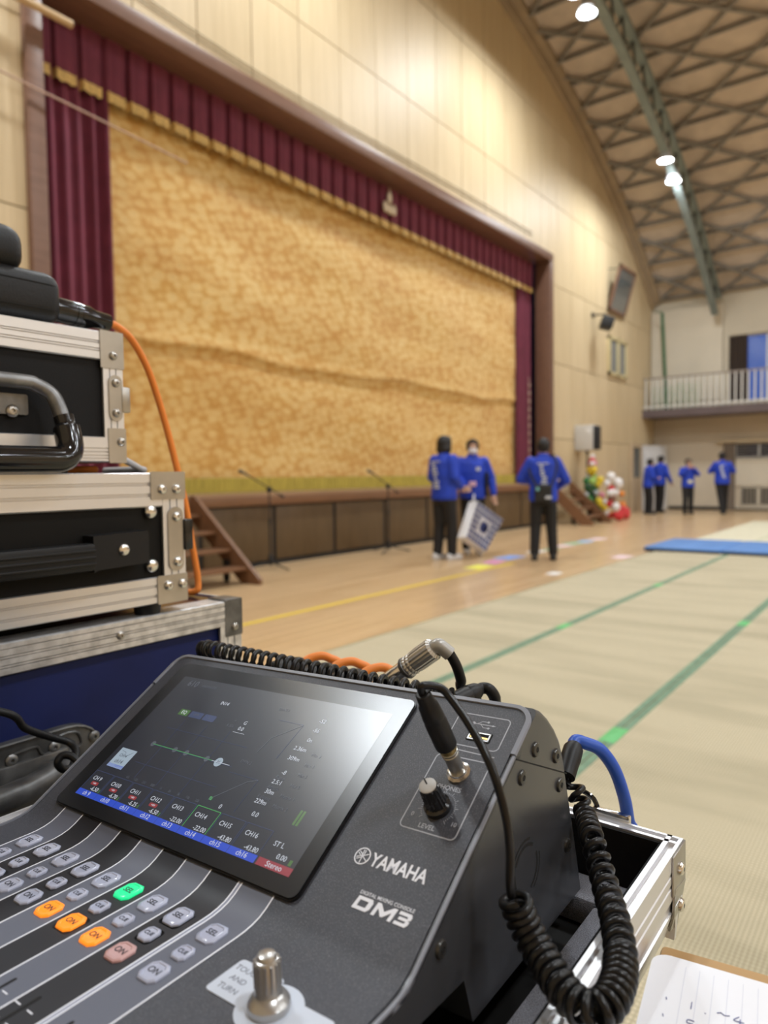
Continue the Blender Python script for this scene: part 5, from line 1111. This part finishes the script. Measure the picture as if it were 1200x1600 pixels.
# ------------------------------------------------------------------ things on the stage wall
pf = thing('framed_picture', 'large glazed picture frame tilting forward high on the stage wall', 'picture', (20.4, 7.1, 5.72), world=True)
tl = math.atan2(.34, 1.2); Mp = Matrix.Translation((20.4, 7.04, 5.74)) @ Matrix.Rotation(tl, 4, 'X')
fm = MB()
for a_, c_ in (((-.66, -.03, 0), (-.58, .03, 1.25)), ((.58, -.03, 0), (.66, .03, 1.25)), ((-.66, -.03, 0), (.66, .03, .08)), ((-.66, -.03, 1.17), (.66, .03, 1.25))): fm.box(a_, c_, Mp)
ob('frame', fm, M_trimwood, pf, ang=0); ob('glass', MB().box((-.58, -.008, .08), (.58, .002, 1.17), Mp), mat('picture glass', (.10, .11, .11), .05, coat=1), pf, ang=0)
ob('hanging_arm', MB().cyl((19.9, 7.1, 6.9), (19.9, 6.75, 6.85), .012, n=6).cyl((20.9, 7.1, 6.9), (20.9, 6.75, 6.85), .012, n=6), M_black, pf)
ws = thing('wall_speaker', 'small black loudspeaker on a bracket on the stage wall', 'speaker', (18.75, 7.1, 5.25), world=True)
Mw_ = Matrix.Translation((18.72, 6.72, 5.16)) @ Matrix.Rotation(.5, 4, 'Z') @ Matrix.Rotation(.3, 4, 'X')
ob('cabinet', MB().rbox((-.20, -.15, -.16), (.20, .15, .16), .03, Mw_), M_black, ws); ob('grille', MB().rbox((-.17, -.165, -.13), (.17, -.148, .13), .01, Mw_), mat('speaker mesh', (.02, .02, .02), .8), ws)
ob('bracket', MB().cyl((18.72, 7.1, 5.42), (18.72, 6.75, 5.40), .02, n=8).cyl((18.72, 6.75, 5.40), (18.72, 6.73, 5.25), .02, n=8).box((18.64, 7.07, 5.36), (18.80, 7.1, 5.48)), M_black, ws)
w3 = struct('window_3', MB().box((19.85, 7.03, 3.98), (21.35, 7.11, 4.06)).box((19.85, 7.03, 4.98), (21.35, 7.11, 5.06)).box((19.85, 7.03, 3.98), (19.94, 7.11, 5.06)).box((21.26, 7.03, 3.98), (21.35, 7.11, 5.06)).box((20.55, 7.03, 3.98), (20.66, 7.11, 5.06)), mat('cream window frame', (.58, .49, .27), .5))
for a_ in (19.94, 20.66): ob('pane', MB().box((a_, 7.07, 4.06), (a_+.61, 7.085, 4.98)), mat('grey pane', (.17, .18, .18), .12), w3, ang=0)
# loudspeaker on a stand by the right steps
ls = thing('loudspeaker', 'white loudspeaker box with black side on a stand by the right steps', 'speaker', (17.35, 6.75, 0), M=Matrix.Identity(4))
INV[ls.name] = Matrix.Identity(4); ls.matrix_world = Matrix.Translation((17.66, 6.83, 0)) @ Matrix.Rotation(math.radians(-92), 4, 'Z')
ob('cabinet', MB().rbox((-.26, -.22, 1.78), (.24, .22, 2.42), .03), mat('white cabinet', (.60, .58, .55), .45), ls); ob('grille', MB().rbox((.235, -.2, 1.80), (.285, .2, 2.40), .02), mat('black grille', (.015, .015, .016), .7), ls)
ob('pole', MB().cyl((0, 0, .5), (0, 0, 1.79), .02, n=10).cyl((0, 0, 1.70), (0, 0, 1.79), .04, n=10), M_black, ls)
for k in range(3): a = 1+2*PI*k/3; ob('leg', MB().tube([(0, 0, .75), (.22*math.cos(a), .22*math.sin(a), .015)], .014, 8), M_black, ls)
wall_sheet = ob('label_plate', MB().rbox((.06, -.23, 2.2), (.18, -.218, 2.32), .004), mat('label white', (.8, .8, .8), .5), ls)

# ------------------------------------------------------------------ balloon figures beside the steps
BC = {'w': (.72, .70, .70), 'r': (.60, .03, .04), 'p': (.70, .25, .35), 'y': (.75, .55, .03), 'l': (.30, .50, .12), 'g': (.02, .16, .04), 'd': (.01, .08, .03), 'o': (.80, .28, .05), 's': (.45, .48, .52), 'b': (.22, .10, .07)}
def balloons(name, label, spots, Y, base):
    t = thing(name, label, 'balloons', base, world=True)
    for (x, y, r, c, dy) in spots:
        p = onY(890+x/7.06, 640+y/7.06, Y+dy); d = (p-EYE).dot(CF); rr = r/7.06/FPX*d
        p.z = max(p.z, rr*1.02)
        b_ = ob('balloon', MB().ball(p, (rr, rr, rr*1.08), 16, 10).cyl(p+V((0, .0, -rr*1.06)), p+V((0, 0, -rr*1.16)), rr*.06, rr*.12, 8), mat('balloon '+c, BC[c], .2, coat=.3), t)
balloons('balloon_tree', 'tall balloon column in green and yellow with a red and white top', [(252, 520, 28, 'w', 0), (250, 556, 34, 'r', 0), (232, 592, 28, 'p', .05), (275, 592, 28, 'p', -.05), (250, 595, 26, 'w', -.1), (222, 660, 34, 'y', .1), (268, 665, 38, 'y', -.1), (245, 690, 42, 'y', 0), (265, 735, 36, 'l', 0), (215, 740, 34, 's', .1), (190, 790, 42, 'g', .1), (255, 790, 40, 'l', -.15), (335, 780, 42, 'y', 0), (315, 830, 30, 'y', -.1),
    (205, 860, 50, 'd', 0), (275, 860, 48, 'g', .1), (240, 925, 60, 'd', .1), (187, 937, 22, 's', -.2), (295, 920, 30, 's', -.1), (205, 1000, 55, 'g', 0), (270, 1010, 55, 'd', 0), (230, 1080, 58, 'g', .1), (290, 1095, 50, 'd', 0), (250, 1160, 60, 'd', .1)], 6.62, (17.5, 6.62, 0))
balloons('balloon_flowers', 'cluster of yellow, white and pink flower balloons between the two balloon figures', [(355, 948, 36, 'p', 0), (325, 1010, 40, 'y', 0), (345, 1045, 30, 'y', -.1), (395, 1035, 42, 'w', 0), (385, 1085, 34, 'y', -.1), (395, 1128, 42, 'w', -.1), (350, 1100, 34, 'l', .1), (415, 1205, 44, 'r', -.1), (470, 1165, 38, 'o', -.2), (380, 1175, 36, 'p', .1)], 6.45, (17.3, 6.45, 0))
balloons('balloon_figure', 'red and white balloon figure with a brown face', [(455, 745, 52, 'w', 0), (412, 815, 36, 'w', 0), (530, 815, 60, 'w', -.05), (455, 875, 42, 'r', 0), (440, 922, 32, 'w', -.05), (510, 918, 36, 'w', -.05), (475, 915, 34, 'w', -.1), (575, 928, 32, 'o', 0), (465, 985, 50, 'b', 0), (438, 1040, 36, 'r', 0), (512, 1075, 46, 'w', -.2), (580, 1050, 42, 'o', .05), (570, 1120, 62, 'r', 0), (620, 1120, 44, 'r', .1), (620, 1200, 48, 'r', 0), (545, 1200, 52, 'r', -.05), (500, 1160, 40, 'r', 0)], 6.12, (17.5, 6.12, 0))

# pole and cords in the upper left
ob('wooden_pole', MB().cyl((2.2, 6.92, 5.77), (4.03, 6.92, 5.77), .038, n=14).rbox((2.9, 6.93, 5.72), (2.96, 7.1, 5.82), .01), wood_panel('pole wood', (.45, .30, .16), (.55, .38, .2), (1, 9, 9), .5), None, 'horizontal wooden pole on the wall by the top left of the stage', 'pole')
cable('hanging_cord', [(2.4, 7.0, 5.15), (3.34, 6.98, 5.04), (4.2, 6.95, 4.97), (5.4, 6.9, 4.86)], .010, mat('pale cord', (.5, .35, .28), .8), 'pale cord crossing the left side curtain', 'cord')
for k, (z, lab) in enumerate(((6.60, 'upper thin wire running along the wall above the stage frame'), (6.53, 'lower thin wire running along the wall above the stage frame'))):
    cable('wall_wire', [(4.4, 7.085, z+.06), (6.5, 7.085, z-.06), (9, 7.085, z-.05), (12, 7.085, z-.0), (15, 7.085, z+.02)], .006, M_joint, lab, 'wire', n=6)

# ------------------------------------------------------------------ people
M_skin = mat('skin', (.52, .31, .21), .5); M_jacket = mat('blue jacket cloth', (.010, .045, .46), .6, var=(14, .2)); M_trous = mat('black trousers', (.010, .010, .012), .7); M_hair = mat('black hair', (.010, .008, .008), .5); M_mask = mat('white mask', (.74, .74, .76), .7)
def ring_body(mb, rings, n=20):
    vs = []
    for (cx, cy, z, a, b_) in rings: vs += [V((cx+a*math.cos(2*PI*j/n), cy+b_*math.sin(2*PI*j/n), z)) for j in range(n)]
    k = len(rings); mb.add(vs, [(i*n+j, i*n+(j+1) % n, (i+1)*n+(j+1) % n, (i+1)*n+j) for i in range(k-1) for j in range(n)]+[tuple(range(n))[::-1], tuple(range((k-1)*n, k*n))]); return mb
def person(label, pos, face, H, arms, legs=((-.10, .02), (.10, -.02)), lean=0., head=(0, 0), mask=True, shoes=(.02, .02, .022), hair='short', slim=1., cat='person'):
    """local frame: facing +y, x to the person's right; arms = (left elbow, left hand, right elbow, right hand)"""
    s = H/1.65; Mx = Matrix.Translation((pos[0], pos[1], 0)) @ Matrix.Rotation(math.radians(face-90), 4, 'Z') @ Matrix.Scale(s, 4)
    t = thing('person', label, cat, (0, 0, 0), M=Mx, group='people in blue jackets'); INV[t.name] = Matrix.Identity(4)
    L = lambda z: lean*max(0, z-.86)                       # forward lean above the hips
    hx, hy = head; w_ = slim
    hc = V((hx, L(1.53)+.02+hy, 1.535))
    b_ = MB(); b_.ball(hc, (.074, .092, .112)); b_.ball(hc+V((0, .035, -.055)), (.055, .055, .055)); b_.capsule((hx*.3, L(1.4), 1.36), hc-V((0, .015, .07)), .055, .052)
    b_.capsule(hc+V((0, .085, -.005)), hc+V((0, .102, -.030)), .010, .015)                                   # nose
    for sx in (-1, 1): b_.ball(hc+V((sx*.076, -.005, -.01)), (.012, .022, .032))
    ring_body(b_, [(0, L(.85), .85, .14*w_, .10), (0, L(1.0), 1.0, .125*w_, .09), (0, L(1.2), 1.2, .15*w_, .10), (0, L(1.33), 1.33, .14*w_, .085), (0, L(1.40), 1.40, .06, .055)])
    jk_ = MB(); ring_body(jk_, [(0, L(.80), .80, .185*w_, .145), (0, L(.86), .86, .195*w_, .15), (0, L(1.0), 1.0, .182*w_, .138), (0, L(1.18), 1.18, .195*w_, .145), (0, L(1.30), 1.30, .185*w_, .125), (0, L(1.37), 1.37, .12, .095), (0, L(1.42), 1.42, .075, .075), (0, L(1.45), 1.45, .068, .068)])
    for sx, (el, ha) in ((-1, arms[:2]), (1, arms[2:])):
        sh = V((sx*.165*w_, L(1.33), 1.325)); el, ha = V(el), V(ha); dh = (ha-el).normalized()
        b_.capsule(sh, el, .050, .040); b_.capsule(el, ha, .040, .028)
        jk_.capsule(sh, el, .082, .066); jk_.capsule(el, el.lerp(ha, .93), .066, .050)
        p0 = ha+dh*.01; sd = dh.cross(V((0, 1, .3))).normalized(); fw = sd.cross(dh).normalized()
        b_.capsule(p0, p0+dh*.075, .030, .034)
        for k, (o1, l_) in enumerate(((-.027, .060), (-.009, .070), (.009, .066), (.027, .052))):
            f0 = p0+dh*.085+sd*o1; f1 = f0+dh*l_*.55+fw*.006; f2 = f1+dh*l_*.40+fw*.022; b_.capsule(f0, f1, .0085, .008); b_.capsule(f1, f2, .008, .007)
        th0 = p0+dh*.02+sd*-.030*sx; b_.capsule(th0, th0+dh*.035-sd*.022*sx, .011, .010); b_.capsule(th0+dh*.035-sd*.022*sx, th0+dh*.062-sd*.024*sx, .010, .008)
    tr_ = MB(); ring_body(tr_, [(0, 0, .76, .165*w_, .125), (0, 0, .86, .165*w_, .125), (0, 0, .96, .145*w_, .11)])
    sh_ = []
    for sx, (fx, fy) in zip((-1, 1), legs):
        hp0 = V((sx*.085*w_, 0, .84)); an = V((fx, fy, .085)); kn_ = (hp0+an)/2+V((0, .025, .01))
        b_.capsule(hp0, kn_, .075, .055); b_.capsule(kn_, an, .052, .036); b_.capsule(an-V((0, .02, .04)), an+V((0, .13, -.05)), .035, .028)
        tr_.capsule(hp0, kn_, .100*w_, .078); tr_.capsule(kn_, an+V((0, 0, .02)), .078, .066)
        sh_.append(an)
    remesh('body', b_, M_skin, .0095, t, 2)
    remesh('jacket', jk_, M_jacket, .013, t, 4); remesh('trousers', tr_, M_trous, .014, t, 4)
    for an in sh_: remesh('shoe', MB().capsule(an+V((0, -.045, -.035)), an+V((0, .03, -.035)), .045, .044).capsule(an+V((0, .03, -.040)), an+V((0, .15, -.046)), .042, .034).box(an+V((-.040, -.085, -.0848)), an+V((.040, .16, -.06))), mat('shoe %.2f' % shoes[0], shoes, .5), .010, t, 2)
    hm = MB(); hm.ball(hc+V((0, -.022, .018)), (.092, .098, .108)); hm.ball(hc+V((0, .045, .078)), (.070, .045, .040))
    for sx in (-1, 1): hm.ball(hc+V((sx*.066, .005, .02)), (.028, .055, .075))
    if hair == 'bob': hm.ball(hc+V((0, -.045, -.055)), (.098, .070, .085)); [hm.ball(hc+V((sx*.075, .0, -.05)), (.028, .05, .075)) for sx in (-1, 1)]
    remesh('hair', hm, M_hair, .010, t, 3)
    if mask: remesh('face_mask', MB().ball(hc+V((0, .048, -.050)), (.064, .066, .052)), M_mask, .008, t, 2)
    else: ob('mouth', MB().ball(hc+V((0, .088, -.068)), (.020, .006, .006), 8, 5), mat('lips', (.35, .12, .10), .5), t)
    for sx in (-1, 1): ob('eye', MB().ball(hc+V((sx*.030, .084, .006)), (.013, .008, .007), 8, 6), mat('eye', (.02, .015, .012), .2), t)
    return t, Mx
M_pr = mat('jacket print', (.55, .58, .66), .7)
def back_print(t, front=False):
    sy = 1 if front else -1
    m_ = MB()
    if front: m_.box((-.09, sy*.150, 1.20), (-.03, sy*.162, 1.25))
    else:
        for k in range(9): m_.box((-.07+.008*k+random.uniform(-.02, .02), sy*.160, 1.26-.038*k), (-.02+.008*k+random.uniform(-.02, .03), sy*.140, 1.285-.038*k))
        m_.box((-.09, sy*.150, 1.30), (.06, sy*.130, 1.315))
    ob('jacket_print', m_, M_pr, t, ang=0)
A_dn = ((-.24, 0, 1.08), (-.25, .06, .86), (.24, 0, 1.08), (.25, .06, .86))
# pair in front of the stage
p1, _ = person('person in blue jacket seen from behind, talking to the masked person with the bag', (8.45, 5.34), -12, 1.74, ((-.20, -.02, 1.10), (-.14, .16, .98), (.22, -.03, 1.10), (.15, .17, .97)), ((-.09, -.04), (.09, .05)), hair='bob', shoes=(.62, .62, .64), mask=False)
back_print(p1)
p2, M2 = person('masked person in blue jacket facing the camera and carrying a patterned bag', (9.28, 5.36), 218, 1.72, ((-.27, -.03, 1.10), (-.30, .03, .86), (.24, .02, 1.10), (.14, .18, .98)), ((-.08, .02), (.09, -.02)), shoes=(.62, .62, .64))
back_print(p2, True)
ob('name_badge', MB().rbox((-.03, .155, .98), (.07, .170, 1.05), .004), mat('pink badge', (.72, .45, .55), .6), p2)
ob('jacket_side_panel', MB().rbox((-.21, -.02, .84), (-.17, .10, 1.18), .02), M_black, p2)
# patterned bag hanging from that person's hand
BY = 5.02
fp = [onY(x, y, BY) for x, y in ((746, 783), (786, 812), (759, 862), (728, 839))]; off = onY(733, 784, BY+.10)-fp[0]
bg = thing('patterned_bag', 'white square bag with a blue grid print held at the side', 'bag', (fp[0]+fp[2])/2-V((0, 0, .3)), world=True)
bq = [p+off for p in fp]; ob('body', MB().add(fp+bq, [(0, 1, 2, 3), (7, 6, 5, 4), (0, 4, 5, 1), (1, 5, 6, 2), (2, 6, 7, 3), (3, 7, 4, 0)]), mat('white bag cloth', (.70, .70, .73), .6), bg, ang=0)
pr_ = MB(); N_ = 7; nf = (fp[1]-fp[0]).cross(fp[3]-fp[0]).normalized(); nf = nf if nf.y < 0 else -nf
def bgp(a, c): return (fp[0]*(1-a)+fp[1]*a)*(1-c)+(fp[3]*(1-a)+fp[2]*a)*c+nf*.006
def bgq(a0, c0, a1, c1): pr_.add([bgp(a0, c0), bgp(a1, c0), bgp(a1, c1), bgp(a0, c1)]+[bgp(a, c)-nf*.002 for a, c in ((a0, c0), (a1, c0), (a1, c1), (a0, c1))], [(0, 1, 2, 3), (7, 6, 5, 4), (0, 4, 5, 1), (1, 5, 6, 2), (2, 6, 7, 3), (3, 7, 4, 0)])
for i in range(N_):
    for j in range(N_):
        if abs(i-3) < 2 and abs(j-3) < 2: continue
        bgq((i+.14)/N_, (j+.14)/N_, (i+.86)/N_, (j+.86)/N_)
bgq(.40, .36, .62, .64); bgq(.36, .42, .66, .58)
ob('grid_print', pr_, mat('navy print', (.03, .05, .20), .6), bg, ang=0)
hd = onY(741, 776, BY+.06); ob('carry_strap', MB().tube(smooth_path([fp[0]+off*.5, hd+V((.01, .01, .03)), fp[0]+off*.5+V((.05, .02, -.02))], 6), .012, 8), mat('white bag cloth', (.70, .70, .73), .6), bg)
# person with the black shoulder bag
p3, M3 = person('person in blue jacket seen from behind with a black shoulder bag', (9.12, 4.15), 28, 1.68, ((-.30, .04, 1.10), (-.14, .26, 1.06), (.30, .04, 1.08), (.20, .22, .98)), ((-.12, -.02), (.13, .02)), mask=True)
back_print(p3)
sb = thing('shoulder_bag', 'small black shoulder bag hanging on the back of the standing person', 'bag', (0, -.2, .8), M=M3)
ob('pouch', MB().rbox((-.13, -.245, .80), (.10, -.165, 1.03), .03, seg=3), mat('black bag cloth', (.015, .016, .018), .6), sb)
ob('flap', MB().rbox((-.12, -.252, .93), (.09, -.240, 1.02), .008), mat('black bag cloth', (.015,)*3), sb); ob('logo_patch', MB().rbox((.01, -.255, .84), (.09, -.246, .875), .004), M_pr, sb); ob('tag', MB().rbox((-.11, -.256, .95), (-.07, -.246, .99), .006), mat('teal tag', (.2, .5, .55), .5), sb)
ob('strap', MB().tube(smooth_path([(.09, -.20, .99), (.14, -.185, 1.15), (.165, -.15, 1.32), (.12, -.05, 1.43), (.10, .08, 1.38)], 6), .014, 8).tube(smooth_path([(-.10, -.20, 1.0), (-.16, -.185, 1.12), (-.20, -.14, 1.25)], 6), .014, 8), mat('black bag cloth', (.015,)*3), sb)
# four people at the far end
person('far person in blue jacket standing closest to the white door', (20.9, 6.28), -50, 1.60, ((-.22, .04, 1.10), (-.10, .22, 1.08), (.22, .04, 1.10), (.10, .22, 1.08)), ((-.09, .0), (.09, .04)), mask=False, lean=.08)
person('far masked person in blue jacket in front of the white door', (22.0, 6.27), -30, 1.70, ((-.25, .02, 1.10), (-.12, .24, 1.05), (.26, .05, 1.08), (.28, .16, .88)), ((-.09, .0), (.09, -.05)), lean=.05)
p6, _ = person('far person in blue jacket raising both hands to the face', (21.5, 5.34), 215, 1.58, ((-.26, .10, 1.18), (-.08, .20, 1.36), (.26, .10, 1.18), (.08, .20, 1.36)), ((-.10, -.03), (.10, .03)), mask=False)
ob('waist_badge', MB().rbox((-.08, .145, .92), (.06, .16, 1.02), .01), mat('cream badge', (.62, .60, .45), .6), p6)
p7, _ = person('far person in blue jacket walking away beside the brown post', (21.9, 4.52), 20, 1.75, ((-.29, .06, 1.14), (-.14, .24, 1.16), (.29, .06, 1.14), (.16, .24, 1.16)), ((.0, -.10), (.08, .12)))
back_print(p7)
